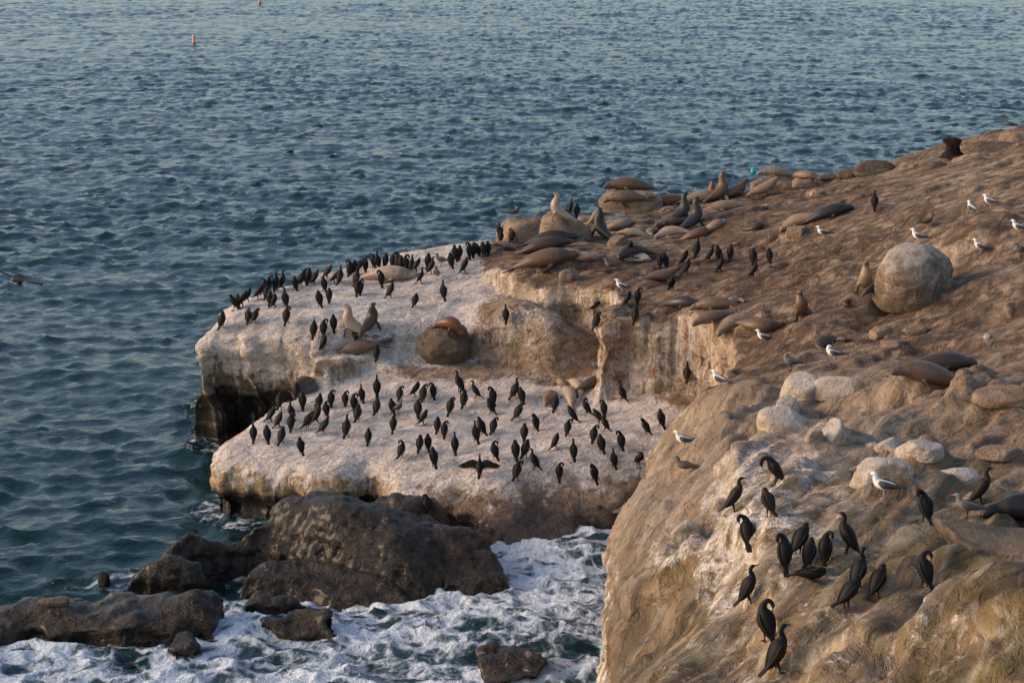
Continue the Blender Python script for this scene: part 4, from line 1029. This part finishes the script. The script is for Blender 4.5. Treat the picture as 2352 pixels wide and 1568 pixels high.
# ------------------------------------------------------------------ gulls
def gull(mb, mw, bill_m, leg_m, pose='stand'):
    lz = .13 if pose != 'rest' else .02
    z = lambda v: v - .13 + lz
    rows = [(0,-.30,z(.205),.035,.006),(0,-.22,z(.215),.045,.02),(0,-.10,z(.225),.075,.062),(0,.02,z(.235),.092,.082),(0,.10,z(.265),.078,.078),(0,.145,z(.32),.05,.052)]
    if pose == 'preen':
        rows += [(.02,.15,z(.37),.042,.044),(.05,.12,z(.395),.042,.042),(.07,.08,z(.375),.03,.03)]
        bl = [(.072,.075,z(.37),.011,.014),(.08,.03,z(.33),.006,.010),(.08,.02,z(.32),.003,.004)]
    else:
        rows += [(0,.15,z(.375),.042,.045),(0,.175,z(.41),.043,.043),(0,.215,z(.41),.028,.028),(0,.232,z(.405),.014,.016)]
        bl = [(0,.222,z(.407),.011,.015),(0,.262,z(.402),.008,.012),(0,.287,z(.392),.004,.006)]
    b = mk('gull', loft(rows, 26, 12), mb)
    parts = [('bill', mk('bill', loft(bl, 6, 6), bill_m))]
    for q in (-1, 1):
        parts.append(('wing', mk('wing', loft([(.062*q,.085,z(.285),.024,.035),(.088*q,.0,z(.255),.026,.062),(.066*q,-.13,z(.235),.022,.045),(.03*q,-.27,z(.225),.014,.022),(.012*q,-.37,z(.215),.006,.010)], 14, 8), mw)))
        if pose != 'rest':
            leg = loft([(.03*q,.0,.17,.012,.012),(.032*q,.0,.09,.007,.007),(.032*q,.01,.01,.007,.006)], 5, 6)
            web = ([(.032*q,-.01,.006),(.008*q,.05,.004),(.034*q,.065,.004),(.06*q,.045,.004),(.032*q,.01,.02)], [(0,1,4),(1,2,4),(2,3,4),(3,0,4)])
            parts.append(('leg', mk('leg', leg, leg_m), [('foot', mk('foot', web, leg_m))]))
    return proto('gull', b, parts)
GP = {'w': gull(M_GWHITE, M_GDARK, M_GBILL, M_GLEG), 'wp': gull(M_GWHITE, M_GDARK, M_GBILL, M_GLEG, 'preen'), 'wr': gull(M_GWHITE, M_GDARK, M_GBILL, M_GLEG, 'rest'),
      'b': gull(M_GBROWN, M_GBROWN2, M_CBILL, M_GLEG), 'bp': gull(M_GBROWN, M_GBROWN2, M_CBILL, M_GLEG, 'preen'), 'g': gull(M_GGREY, M_GGREY2, M_GREDBILL, M_CFOOT), 'gp': gull(M_GGREY, M_GGREY2, M_GREDBILL, M_CFOOT, 'preen')}

# ------------------------------------------------------------------ sea lions (facing +Y, belly on the ground)
RS = [.035, .070, .14, .215, .25, .225, .168, .118, .112, .072, .038]
RN = [.025, .052, .115, .18, .215, .205, .158, .114, .106, .064, .034]
def spine(pts, k=1.0): return [(*p, RS[i] * k, RN[i] * k) for i, p in enumerate(pts)]
def sealion(pose):
    fl = []
    def fore(rows): fl.append(loft(rows, 12, 8))
    def hind(c, d, z=.03, sp=.10):
        c = np.array(c); d = np.array(d, float); d /= np.linalg.norm(d); s_ = np.array([d[1], -d[0], 0])
        for q in (-1, 1):
            a, b_, e = c + s_ * q * .035, c + d * .16 + s_ * q * sp, c + d * .32 + s_ * q * sp * 1.5
            fl.append(loft([(*a, .05, .035), (b_[0], b_[1], z, .055, .018), (e[0], e[1], z - .005, .045, .010)], 8, 8))
    if pose == 'prone':
        pts = [(0,-.92,.04),(0,-.80,.07),(.01,-.55,.13),(.02,-.25,.19),(.01,.10,.22),(0,.38,.215),(-.03,.58,.20),(-.06,.74,.165),(-.10,.86,.145),(-.15,.95,.11),(-.175,1.00,.095)]
        for q in (-1, 1): fore([(.17*q,.25,.13,.07,.05),(.32*q,.12,.05,.085,.028),(.42*q,-.06,.025,.07,.016),(.44*q,-.20,.018,.03,.010)])
        hind((0,-.86,.05),(0,-1,0)); ex = (-.03,.86,.17)
    elif pose == 'side':                       # asleep on its flank, one flipper laid over the body
        pts = [(-.22,-.86,.05),(-.16,-.74,.08),(-.05,-.52,.14),(.04,-.24,.20),(.06,.10,.22),(0,.36,.19),(-.10,.54,.155),(-.19,.67,.13),(-.27,.75,.12),(-.35,.80,.09),(-.40,.82,.08)]
        fore([(.10,.26,.34,.07,.05),(.18,.10,.37,.08,.026),(.20,-.10,.35,.06,.016),(.19,-.22,.31,.03,.01)])
        fore([(-.16,.25,.10,.07,.05),(-.34,.16,.04,.08,.026),(-.42,.0,.02,.05,.012)])
        hind((-.20,-.80,.05),(-.5,-1,0)); ex = (-.25,.72,.19)
    elif pose == 'curl':
        pts = []
        for i in range(11):
            a = RAD(-125 + 25 * i); pts.append((.42 * math.cos(a) - .1, .46 * math.sin(a), [.05,.08,.14,.19,.22,.20,.16,.14,.13,.11,.10][i]))
        pts = [(x * -1, y, z_) for x, y, z_ in pts]
        fore([(-.52,.10,.16,.07,.05),(-.66,.0,.06,.08,.026),(-.70,-.14,.02,.04,.012)])
        fore([(-.18,.1,.2,.07,.05),(-.08,.06,.10,.07,.026),(.0,-.02,.04,.04,.012)])
        hind(pts[1], (.9,.3,0), sp=.07); ex = None
    elif pose in ('sit', 'level', 'back'):
        pts = [(0,-.84,.05),(0,-.72,.10),(0,-.48,.18),(0,-.18,.27),(0,.10,.43),(0,.22,.64),(0,.20,.84),(0,.17,.98)]
        if pose == 'sit': pts += [(0,.21,1.09),(0,.31,1.16),(0,.36,1.19)]
        else: pts += [(0,.24,1.05),(0,.36,1.05),(0,.42,1.04)]
        for q in (-1, 1): fore([(.17*q,.12,.46,.07,.06),(.26*q,.20,.26,.075,.04),(.31*q,.25,.06,.075,.028),(.40*q,.20,.02,.07,.016),(.47*q,.13,.015,.03,.01)])
        hind((0,-.74,.06),(0,-1,0), sp=.13); ex = (0,.34,1.12) if pose == 'sit' else (0,.38,1.07)
    elif pose == 'walk':
        pts = [(0,-.72,.20),(0,-.62,.22),(0,-.42,.28),(0,-.15,.36),(0,.14,.44),(0,.36,.54),(0,.50,.66),(0,.60,.75),(0,.69,.80),(0,.79,.82),(0,.84,.83)]
        for q in (-1, 1):
            fore([(.15*q,.26,.42,.07,.06),(.21*q,.28,.24,.065,.04),(.23*q,.30,.06,.07,.028),(.30*q,.34,.02,.06,.014)])
            fore([(.07*q,-.60,.20,.05,.05),(.12*q,-.56,.08,.05,.03),(.14*q,-.46,.025,.05,.016)])
        ex = (0,.71,.88)
    elif pose == 'raise':                      # lying, neck lifted, looking ahead
        pts = [(.05,-.90,.04),(.03,-.78,.07),(0,-.54,.13),(-.01,-.24,.20),(0,.08,.25),(0,.30,.33),(.01,.44,.45),(.02,.54,.53),(.03,.63,.57),(.05,.73,.56),(.055,.78,.55)]
        for q in (-1, 1): fore([(.16*q,.18,.22,.07,.06),(.27*q,.20,.10,.075,.03),(.34*q,.12,.025,.075,.018),(.40*q,.0,.015,.03,.01)])
        hind((.04,-.84,.05),(.1,-1,0)); ex = (.03,.64,.63)
    elif pose == 'droop':                      # arched over a boulder, head hanging down
        pts = [(0,-.66,.06),(0,-.58,.12),(0,-.43,.24),(0,-.20,.36),(0,.06,.42),(0,.27,.37),(0,.41,.26),(0,.50,.15),(0,.56,.06),(0,.61,-.03),(0,.63,-.07)]
        for q in (-1, 1): fore([(.16*q,.14,.32,.07,.06),(.25*q,.16,.15,.075,.03),(.30*q,.13,.0,.07,.018),(.34*q,.06,-.05,.03,.01)])
        hind((0,-.56,.12),(0,-1,-.2)); ex = (.03,.60,.0)
    body = loft(spine(pts, 1.12 if pose in ('prone', 'side', 'raise', 'curl') else 1.04), 40, 16)
    # small ear flaps near the head
    me0 = mk('sealion', join(body, *fl), M_FUR)
    me = remeshed(me0, 0.022, 3)
    me.polygons.foreach_set('use_smooth', np.ones(len(me.polygons), bool))
    me.materials.clear(); me.materials.append(M_FUR)
    cc = co_np(me); SPN = cat(spine(pts), 60)
    dd = np.full(len(cc), 1e9)
    for r_ in SPN: dd = np.minimum(dd, np.linalg.norm(cc - r_[:3], axis=1) / max(r_[3], .03))
    dark_ = sstep(1.12, 1.45, dd)
    muz = sstep(.20, .10, np.linalg.norm(cc - SPN[-1, :3], axis=1)) * .7
    ck = np.clip(np.maximum(dark_, muz), 0, 1)
    set_attr(me, 'flipper', np.stack([ck, ck, ck, ck * 0 + 1], -1))
    parts = []
    if ex is not None:
        iv, if_ = ico(1)
        h1, h2 = np.array(pts[8]), np.array(pts[9]); d = (h2 - h1) / np.linalg.norm(h2 - h1)
        up = np.array([0, 0, 1.0]); sdv = np.cross(d, up); 
        if np.linalg.norm(sdv) < .2: sdv = np.array([1.0, 0, 0])
        sdv /= np.linalg.norm(sdv); nrm = np.cross(sdv, d)
        for q in (-1, 1):
            c = h1 * .55 + h2 * .45 + sdv * q * .075 + nrm * .042
            parts.append(('eye', mk('eye', ([tuple(c + v * .016) for v in iv], [tuple(f) for f in if_]), M_EYE)))
    return proto('sea_lion', me, parts)
SP = {k: sealion(k) for k in ('prone', 'side', 'curl', 'sit', 'level', 'walk', 'raise', 'droop')}

def heading(deg, nrm=None, mixn=0.0, roll=0.0):
    up = Vector((0, 0, 1))
    if nrm is not None and nrm.z > 0.35: up = up.lerp(nrm, mixn).normalized()
    f = Vector((math.cos(RAD(deg)), math.sin(RAD(deg)), 0)); f = (f - up * f.dot(up)).normalized()
    r = f.cross(up)
    return Matrix((r, f, up)).transposed()
def local_normal(p, rad):
    zs = [(dx, dy, drop(p.x + dx, p.y + dy)) for dx, dy in ((rad, 0), (-rad, 0), (0, rad), (0, -rad))]
    zs = [(a, b, (p.z if (c is None or abs(c - p.z) > .6) else c)) for a, b, c in zs]
    gx_ = (zs[0][2] - zs[1][2]) / (2 * rad); gy_ = (zs[2][2] - zs[3][2]) / (2 * rad)
    return Vector((-gx_, -gy_, 1)).normalized(), sum(z[2] for z in zs) / 4

DARK, BLACK, GREYB, BROWN, RUST, TAN, CREAM, GREY, FAWN = (.060,.038,.025), (.036,.030,.028), (.15,.098,.062), (.145,.082,.045), (.17,.075,.032), (.31,.205,.125), (.42,.315,.215), (.26,.205,.155), (.27,.18,.11)
def lion(u, v, pose, deg, sc, colr, label, sink=.03, mixn=.9):
    sc = sc * (1.12 if v < 620 else 1.05)
    p, n = sight(u, v)
    nn, zm = local_normal(p, .45 * sc)
    o = spawn(SP[pose], Vector((p.x, p.y, .5 * p.z + .5 * min(zm, p.z + .15) - sink * sc)), heading(deg, nn, mixn if pose in ('prone', 'side', 'curl', 'raise') else .35), sc, colr)
    tag(o, label, 'sea lion', 'sea lions hauled out on the rocks')
    return o
LIONS = [
 (1283,502,'sit',172,.72,CREAM,'pale sea lion sitting nose up on the tan cliff-edge block'),
 (1382,545,'sit',120,.80,BLACK,'dark grey sea lion sitting upright with its back turned, beside the tan block'),
 (1425,522,'side',20,.72,GREY,'grey-tan sea lion curled with its head turned back, right of the dark upright one'),
 (1455,540,'prone',160,.55,CREAM,'small cream sea lion lying below the curled grey-tan one'),
 (1497,536,'side',250,.48,GREY,'small grey pup lying head towards viewer right of the cream one'),
 (1528,517,'prone',200,.42,DARK,'little dark pup tucked between the pups and the upright pair'),
 (1450,432,'prone',182,1.0,BROWN,'long dark brown sea lion lying highest on the broad pale rock'),
 (1440,455,'prone',176,.82,GREYB,'grey-brown sea lion lying on the front of the broad pale rock'),
 (1370,470,'side',60,.55,FAWN,'tan sea lion rump on the low flat rock left of the broad pale rock'),
 (1545,462,'prone',185,.95,RUST,'rusty brown sea lion lying behind the upright dark pair'),
 (1610,460,'prone',5,.90,FAWN,'fawn sea lion lying just left of the tallest nose-up one'),
 (1652,455,'sit',35,.85,BROWN,'tall brown sea lion stretching its nose up at the seaward edge'),
 (1640,458,'level',120,.60,RUST,'short rusty sea lion sitting against the tall nose-up one'),
 (1563,503,'sit',30,.80,BLACK,'left of two dark grey sea lions sitting upright side by side'),
 (1592,524,'sit',40,.85,BLACK,'right and nearer of two dark grey sea lions sitting upright side by side'),
 (1550,508,'prone',190,.70,GREYB,'grey-brown sea lion lying flat at the feet of the upright dark pair'),
 (1668,482,'prone',185,.80,TAN,'pale tan sea lion lying on the flat stone right of the upright pair'),
 (1640,525,'side',10,.62,TAN,'tan sea lion asleep below the pale tan one'),
 (1545,540,'side',185,.70,CREAM,'cream sea lion with its head curled down at the left of a sleeping row'),
 (1603,545,'side',15,.70,BROWN,'dark brown sea lion with a flipper laid over its belly, end of a sleeping row'),
 (1456,580,'side',205,.80,DARK,'round dark sea lion behind the cormorant on the whitened heap'),
 (1262,556,'prone',5,.92,BLACK,'farthest of three dark sea lions stretched out below the tan block'),
 (1250,572,'prone',4,.92,DARK,'middle one of three dark sea lions stretched out below the tan block'),
 (1163,566,'prone',185,.45,GREY,'small grey sea lion at the tail of the three dark stretched-out ones'),
 (1250,604,'prone',3,1.08,BROWN,'nearest and largest of three brown sea lions stretched out below the tan block'),
 (1518,642,'raise',15,.72,GREYB,'sleek sea lion with raised head looking right among the terrace cormorants'),
 (1562,702,'prone',-35,.72,BLACK,'glossy dark sea lion with a cormorant standing on it near the cliff edge'),
 (1648,707,'prone',165,.78,GREYB,'grey-brown sea lion lying right of the glossy dark one'),
 (1692,698,'curl',20,.45,GREY,'small grey sea lion head peeping out behind the grey-brown one'),
 (1645,737,'prone',190,.72,GREYB,'left of three sea lions asleep in a row at the cliff edge'),
 (1695,745,'side',190,.78,FAWN,'middle of three sea lions asleep in a row at the cliff edge'),
 (1742,750,'side',-25,.78,BROWN,'right of three sea lions asleep in a row at the cliff edge'),
 (1842,730,'level',285,.72,BROWN,'brown sea lion sitting up facing the viewer left of the huge boulder'),
 (1913,792,'curl',10,.72,DARK,'dark sea lion curled up behind a preening gull'),
 (2150,846,'prone',3,.98,DARK,'dark farther one of the sleeping pair on the bare right-hand slope'),
 (2135,864,'prone',183,.95,GREYB,'grey nearer one of the sleeping pair on the bare right-hand slope'),
 (1986,664,'sit',265,.74,TAN,'tan sea lion sitting nose up against the left side of the huge boulder'),
 (2008,655,'prone',20,.45,BLACK,'black sea lion half hidden between the tan sitter and the huge boulder'),
 (1952,698,'curl',70,.34,DARK,'small dark pup lying alone between the two upright sitters'),
 (1842,512,'side',170,.78,TAN,'tan sea lion asleep on its side in front of a dark one on the slope'),
 (1902,497,'prone',2,.85,BLACK,'dark sea lion lying behind the tan sleeper on the slope'),
 (1728,525,'curl',200,.58,DARK,'round dark brown sea lion curled up alone mid-terrace'),
 (1750,452,'walk',12,.80,FAWN,'tawny sea lion walking right with head up before the cracked rock'),
 (1690,448,'raise',20,.80,BROWN,'brown sea lion lying left of the walking one'),
 (1665,455,'level',100,.50,FAWN,'small fawn sea lion sitting between the brown one and the tall nose-up one'),
 (1786,393,'prone',178,.72,GREY,'grey sea lion draped over the top of the cracked pale rock'),
 (1845,402,'prone',-30,.70,FAWN,'fawn sea lion sliding down the right side of the cracked pale rock'),
 (888,640,'prone',-8,1.05,CREAM,'long cream sea lion lying among cormorants on top of the upper ledge'),
 (812,762,'sit',160,.80,CREAM,'cream sea lion sitting nose up on the front of the upper ledge'),
 (850,752,'level',60,.72,DARK,'dark sea lion sitting behind the cream nose-up one'),
 (830,806,'prone',185,.80,GREYB,'grey-brown sea lion lying on the narrow bench below the nose-up one'),
 (1030,754,'droop',-25,.80,RUST,'rusty brown sea lion drooping its head over the grey-brown boulder'),
 (1262,915,'prone',250,.60,FAWN,'fawn sea lion at the left of the pile on the lower ledge'),
 (1308,915,'prone',95,.66,CREAM,'cream sea lion lying nearest the viewer in the pile on the lower ledge'),
 (1325,893,'side',110,.62,CREAM,'cream sea lion in the middle of the pile on the lower ledge'),
 (1300,880,'curl',90,.50,TAN,'tan sea lion at the back of the pile on the lower ledge'),
 (1366,884,'prone',20,.72,DARK,'dark brown sea lion at the right of the pile on the lower ledge'),
 (2385,1190,'prone',178,.95,(.012,.010,.010),'black sea lion above the dark slab at the right edge of the picture'),
]
for L_ in LIONS: lion(*L_)

# ------------------------------------------------------------------ cormorant census: X, Y of the feet, pose, facing
FACE = dict(b=90, r=20, l=160, f=275, br=60, bl=120)
Z1, Z2, Z3, Z4 = (402, 516.8, .2442), (918.7, 516.8, .2442), (1091, 344.5, .2442), (1550.4, 229.7, .341)
Z5, Z6, Z7, Z8 = (402, 832.6, .2442), (918.7, 832.6, .2688), (1550.4, 1004.9, .3594), (1435.5, 660, .2688)
CENSUS = [
 ('on left tip of upper ledge', Z1, [(450,960,'h','br'),(690,925,'t','b'),(750,920,'q','br'),(1055,915,'q','b'),(550,800,'h','l'),(600,775,'t','b'),(640,765,'h','r')]),
 ('on seaward rim of upper ledge', Z1, [(700,720,'h','r'),(780,690,'h','r'),(840,640,'p','b'),(880,625,'q','b'),(860,700,'h','br'),(900,740,'t','br'),(950,775,'q','r'),(950,610,'a','b'),(1015,600,'a','br'),(1040,770,'a','b'),(1130,610,'h','b'),(1190,570,'h','r'),(1225,535,'q','b'),(1262,540,'h','b'),(1310,560,'q','r'),(1400,615,'h','b'),(1430,500,'q','br'),(1500,545,'h','r'),(1555,550,'a','b'),(1645,470,'p','b'),(1680,465,'h','b'),(1722,455,'q','r')]),
 ('on top of upper ledge', Z1, [(1360,768,'h','b'),(1450,728,'h','b'),(1790,430,'t','b'),(1710,560,'a','b'),(1720,660,'a','b'),(1748,640,'q','b'),(1940,568,'p','b'),(2030,678,'a','r'),(2255,772,'h','b'),(2320,545,'a','r')]),
 ('behind long cream sea lion', Z1, [(1870,405,'h','b'),(1905,402,'a','b'),(1985,392,'h','b'),(2050,400,'q','b'),(2095,405,'p','b'),(2130,425,'h','b'),(2170,422,'q','b'),(2225,435,'a','br'),(2272,432,'q','r')]),
 ('on front step of upper ledge', Z1, [(1310,1045,'h','b'),(1400,1035,'q','b'),(1490,990,'h','b'),(1410,1185,'p','r'),(1700,1095,'p','b'),(1900,1262,'h','b')]),
 ('at right end of upper ledge', Z2, [(300,458,'a','r'),(265,405,'h','b'),(480,405,'h','b'),(515,335,'h','b'),(560,325,'h','br'),(620,452,'h','r'),(405,692,'a','b'),(650,305,'p','b'),(690,302,'h','b'),(740,300,'p','b'),(790,295,'h','b'),(828,280,'h','b')]),
 ('alone in the brown bowl', Z2, [(1000,905,'a','b')]),
 ('beside the tan block', Z2, [(935,112,'a','b'),(945,168,'h','b'),(1052,158,'p','b')]),
 ('at corner of terrace cliff', Z2, [(1832,815,'p','r'),(1855,972,'q','br'),(2150,755,'q','r'),(2232,742,'q','b'),(2215,915,'h','b')]),
 ('behind nose-up pale sea lion', Z3, [(890,585,'a','b'),(950,622,'h','b')]),
 ('on the middle terrace', Z3, [(1460,985,'h','f'),(1740,1105,'q','b'),(1790,1105,'h','b'),(1970,1085,'q','r'),(1992,1165,'h','br'),(2080,1000,'a','b'),(2212,1045,'a','r'),(2280,1035,'h','b'),(2320,1142,'a','r')]),
 ('on back of glossy sea lion', Z3, [(1860,1328,'h','f')]),
 ('on open terrace', Z4, [(372,1070,'h','b'),(525,1112,'h','b'),(532,1200,'a','r'),(637,1098,'h','b')]),
 ('alone high on bare slope', Z4, [(1345,735,'a','b')]),
 ('in shaded cleft by lower ledge', Z5, [(470,655,'h','b'),(605,600,'h','b'),(845,492,'a','b'),(985,440,'h','b'),(1150,335,'h','b'),(1200,432,'h','b'),(1360,432,'h','b')]),
 ('on left end of lower ledge', Z5, [(745,735,'a','b'),(870,748,'h','b'),(1005,755,'h','br'),(1185,858,'h','b'),(905,552,'q','r'),(1085,525,'a','bl'),(985,600,'q','r'),(1095,635,'q','b'),(1245,615,'q','br'),(1345,562,'p','br'),(1425,512,'q','b'),(1395,660,'h','r'),(1615,690,'a','b'),(1715,555,'h','br'),(1685,452,'q','b'),(1755,362,'a','b')]),
 ('along back wall of lower ledge', Z5, [(1820,760,'h','br'),(1892,490,'h','br'),(2042,475,'h','b'),(2062,640,'h','b'),(2112,362,'q','b'),(1900,305,'a','b'),(1470,402,'q','b'),(1602,412,'q','b')]),
 ('on back part of lower ledge', Z6, [(130,290,'q','r'),(195,332,'q','b'),(282,302,'p','b'),(155,462,'q','b'),(205,530,'h','r'),(508,242,'a','l'),(645,302,'a','l'),(432,435,'q','b'),(548,380,'p','b'),(795,352,'p','bl'),(772,432,'h','bl'),(985,300,'a','r'),(1042,352,'h','b'),(1012,482,'q','r'),(1325,415,'t','b'),(1592,442,'q','l'),(1742,450,'p','bl'),(1892,320,'a','l')]),
 ('on middle of lower ledge', Z6, [(322,595,'h','b'),(382,635,'q','b'),(470,762,'a','bl'),(645,670,'a','b'),(690,612,'h','bl'),(795,610,'q','b'),(1152,568,'p','bl'),(1062,660,'h','b'),(1470,512,'h','l'),(1432,620,'q','b'),(1342,732,'q','r'),(1702,515,'h','l'),(1745,580,'h','l'),(2222,540,'h','bl'),(2102,612,'p','bl'),(1652,685,'q','b'),(1892,742,'p','b'),(1722,770,'h','bl')]),
 ('on front of lower ledge', Z6, [(10,808,'p','b'),(170,755,'h','b'),(237,742,'h','b'),(290,880,'h','bl'),(682,970,'s','b'),(812,820,'q','b'),(988,822,'h','b'),(1067,812,'h','b'),(992,1000,'q','b'),(1147,905,'a','l'),(1362,985,'q','b'),(1482,822,'a','bl'),(1652,1002,'p','bl'),(1822,890,'a','bl'),(2035,885,'t','f')]),
 ('on a dark rock below lower ledge', Z6, [(238,1268,'p','bl')]),
 ('clinging to cliff corner', Z8, [(532,800,'a','b')]),
 ('on the near roost', Z7, [(635,302,'d','l'),(382,470,'a','r'),(605,495,'h','bl'),(472,705,'p','b'),(785,742,'h','br'),(690,832,'p','b'),(1092,738,'a','l'),(852,832,'h','br'),(968,802,'q','br'),(872,898,'l','r'),(482,1047,'a','r'),(1172,962,'a','br'),(1092,1086,'h','r'),(1282,1012,'h','br'),(1595,950,'q','b'),(1600,532,'p','b'),(1962,425,'a','r'),(592,1292,'q','b'),(662,1492,'a','r')]),
]
PH = dict(a='upright black cormorant with raised neck', h='hunched black cormorant', t='black cormorant with head tucked back', p='black cormorant preening to the left', q='black cormorant preening to the right', d='black cormorant bending its neck down', l='black cormorant lying flat', s='black cormorant holding both wings spread open')
ORD = ['leftmost', 'second', 'third', 'fourth', 'fifth', 'sixth', 'seventh', 'eighth', 'ninth', 'tenth', 'eleventh', 'twelfth', 'thirteenth', 'fourteenth', 'fifteenth', 'sixteenth', 'seventeenth', 'eighteenth', 'nineteenth', 'twentieth']
rb = random.Random(5)
for area, (ox, oy, sc), birds in CENSUS:
    by = {}
    for b_ in birds: by.setdefault(b_[2], []).append(b_)
    for pose, lst in by.items():
        lst.sort()
        for i, (X, Y, ps, fc) in enumerate(lst):
            p, n = sight(ox + X * sc, oy + Y * sc)
            o = spawn(CP[ps], p - Vector((0, 0, .012)), heading(FACE[fc] + rb.uniform(-26, 26), n, .15) @ Matrix.Rotation(RAD(rb.uniform(-15, 8) if ps in 'hpqt' else rb.uniform(-6, 6)), 3, 'X'), rb.uniform(.86, 1.04) * (1.0 if 'near' in area else .93))
            if len(lst) == 1: lab = PH[ps] + ' ' + area
            else: lab = PH[ps] + ' ' + area + ', ' + (ORD[i] if i == 0 else ORD[i] + ' from left') + (' such bird' if i == 0 else '')
            tag(o, lab, 'cormorant', 'cormorants roosting on the rocks')

for u, v, dg, lab in [(1035,319,165,'black cormorant swimming right of centre, nearest to the rocks'),(668,352,20,'black cormorant swimming in open water beyond the upper ledge tip'),(737,288,170,'farthest black cormorant swimming alone in open water')]:
    p = at(u, v, 0.0); wz_, _, _ = waves(np.array([p.x]), np.array([p.y]))
    o = spawn(CP['w'], Vector((p.x, p.y, float(wz_[0]) * .9)), heading(dg), .9)
    tag(o, lab, 'cormorant', 'cormorants swimming')
GULLS = [
 (1014,610,'b',150,'brown gull with folded wings among cormorants on the upper ledge rim'),
 (1003,641,'b',100,'small brown gull seen from behind right of the long cream sea lion'),
 (1182,470,'bp',20,'brown gull on the left end of the tan cliff-edge block'),
 (1401,622,'g',170,'grey gull standing alone near the lip of the middle terrace'),
 (1428,671,'w',160,'white gull above two preening cormorants at the cliff corner'),
 (1431,691,'b',150,'small brown gull just below the white gull at the cliff corner'),
 (1891,548,'w',165,'white gull standing on a flat stone on the slope'),
 (2110,560,'w',155,'white and slate gull standing on top of the huge round boulder'),
 (2232,494,'w',110,'left of two white gulls high on the slope near the right edge'),
 (2274,478,'w',140,'right of two white gulls high on the slope near the right edge'),
 (2130,524,'b',20,'brown gull feeding on the ground behind the huge boulder'),
 (2252,582,'w',150,'slate-backed gull facing left right of the huge boulder'),
 (2340,538,'w',155,'white-headed gull cut off by the right edge above the boulder'),
 (2345,590,'g',200,'dark gull at the right edge beside the huge boulder'),
 (2318,285,'b',165,'dark gull perched on the skyline rock at the top right'),
 (1755,782,'wr',165,'white gull sitting down by the cliff-edge sleepers'),
 (1915,830,'wp',165,'white gull preening in front of the curled dark sea lion'),
 (1817,850,'gp',165,'dark grey gull standing on the pale rounded boulder'),
 (1652,890,'w',135,'white gull with slate back facing left above the yellow slope'),
 (1572,1030,'w',165,'white gull standing at the top edge of the yellow slope'),
 (1574,1090,'b',160,'mottled brown gull on the yellow slope below the white one'),
 (2030,1144,'w',165,'large white gull standing on the near roost'),
 (2222,1190,'g',160,'grey gull with red bill by the dark slab'),
 (892,797,'g',30,'grey gull resting behind the sea lion on the narrow bench'),
 (915,950,'g',60,'pale grey gull among cormorants on the lower ledge'),
]
for u, v, k, dg, lab in GULLS:
    p, n = sight(u, v)
    o = spawn(GP[k], p - Vector((0, 0, .006)), heading(dg, n, .1), 1.12 if lab.startswith('large') else 1.0)
    tag(o, lab, 'gull', 'gulls on the rocks')

# ------------------------------------------------------------------ floats and the mooring line
M_BUOY = simple_mat('buoy_orange', (0.85, 0.42, 0.32), 0.5, 0.2, 6, bump=0)
M_TEAL = simple_mat('float_teal', (0.02, 0.36, 0.30), 0.4, 0.15, 6, bump=0)
M_ROPE = simple_mat('rope', (0.06, 0.035, 0.03), 0.8, 0.4, 30, bump=0)
M_FLOAT = simple_mat('float_dark', (0.07, 0.065, 0.065), 0.5, 0.3, 12, bump=0)
def buoy(u, v, h, r, label):
    p = at(u, v, 0.0)
    rows = [(0,0,-.35*h,r*.6,r*.6),(0,0,-.1*h,r*1.05,r*1.05),(0,0,.5*h,r,r),(0,0,.9*h,r*.9,r*.9),(0,0,h,r*.45,r*.45)]
    o = link('marker_buoy', mk('marker_buoy', loft(rows, 14, 16), M_BUOY)); o.location = p; o.rotation_euler = (RAD(3), RAD(-2), 0)
    c = link('collar', mk('collar', loft([(0,0,.02*h,r*1.15,r*1.15),(0,0,.10*h,r*1.2,r*1.2),(0,0,.14*h,r*1.1,r*1.1)], 5, 16), M_FLOAT), None, o)
    t = link('top_ring', mk('top_ring', loft([(0,0,.98*h,r*.35,r*.35),(0,0,1.03*h,r*.3,r*.3),(0,0,1.06*h,r*.15,r*.15)], 5, 12), M_FLOAT), None, o)
    tag(o, label, 'buoy', 'orange marker buoys')
buoy(446, 101, 1.05, .17, 'nearer orange-pink marker buoy standing upright in the open sea')
buoy(597, 9, 1.3, .2, 'farther orange-pink marker buoy cut by the top edge of the picture')
p_ = at(1730, 394, 0.0); p_ = EYE + (p_ - EYE) * 0.97; p_.z = max(p_.z, 0)
fo = link('net_float', mk('net_float', loft([(0,0,-.15,.08,.08),(0,0,0,.18,.18),(0,0,.18,.175,.175),(0,0,.32,.10,.10),(0,0,.36,.03,.03)], 14, 16), M_TEAL))
fo.location = at(1730, 397, 0.0); tag(fo, 'teal net float bobbing behind the cracked pale rock', 'float')
def line():
    pts = [(-60,608,.9),(0,623,.55),(38,640,.22),(75,648,.12),(112,655,-.1)]
    P = [at(u, v, z) for u, v, z in pts]
    o = link('mooring_line', mk('mooring_line', loft([(q.x, q.y, q.z, .032, .032) for q in P], 24, 8), M_ROPE)); tag(o, 'dark mooring line dipping into the sea at the left edge', 'rope')
    c = at(40, 641, .2)
    f = link('line_float', mk('line_float', loft([(c.x-.30,c.y,c.z+.02,.05,.05),(c.x-.18,c.y,c.z,.13,.13),(c.x+.14,c.y,c.z-.05,.13,.13),(c.x+.30,c.y,c.z-.06,.05,.05)], 12, 12, (0, 1, 0)), M_FLOAT)); tag(f, 'dark oval float threaded on the mooring line', 'float')
line()
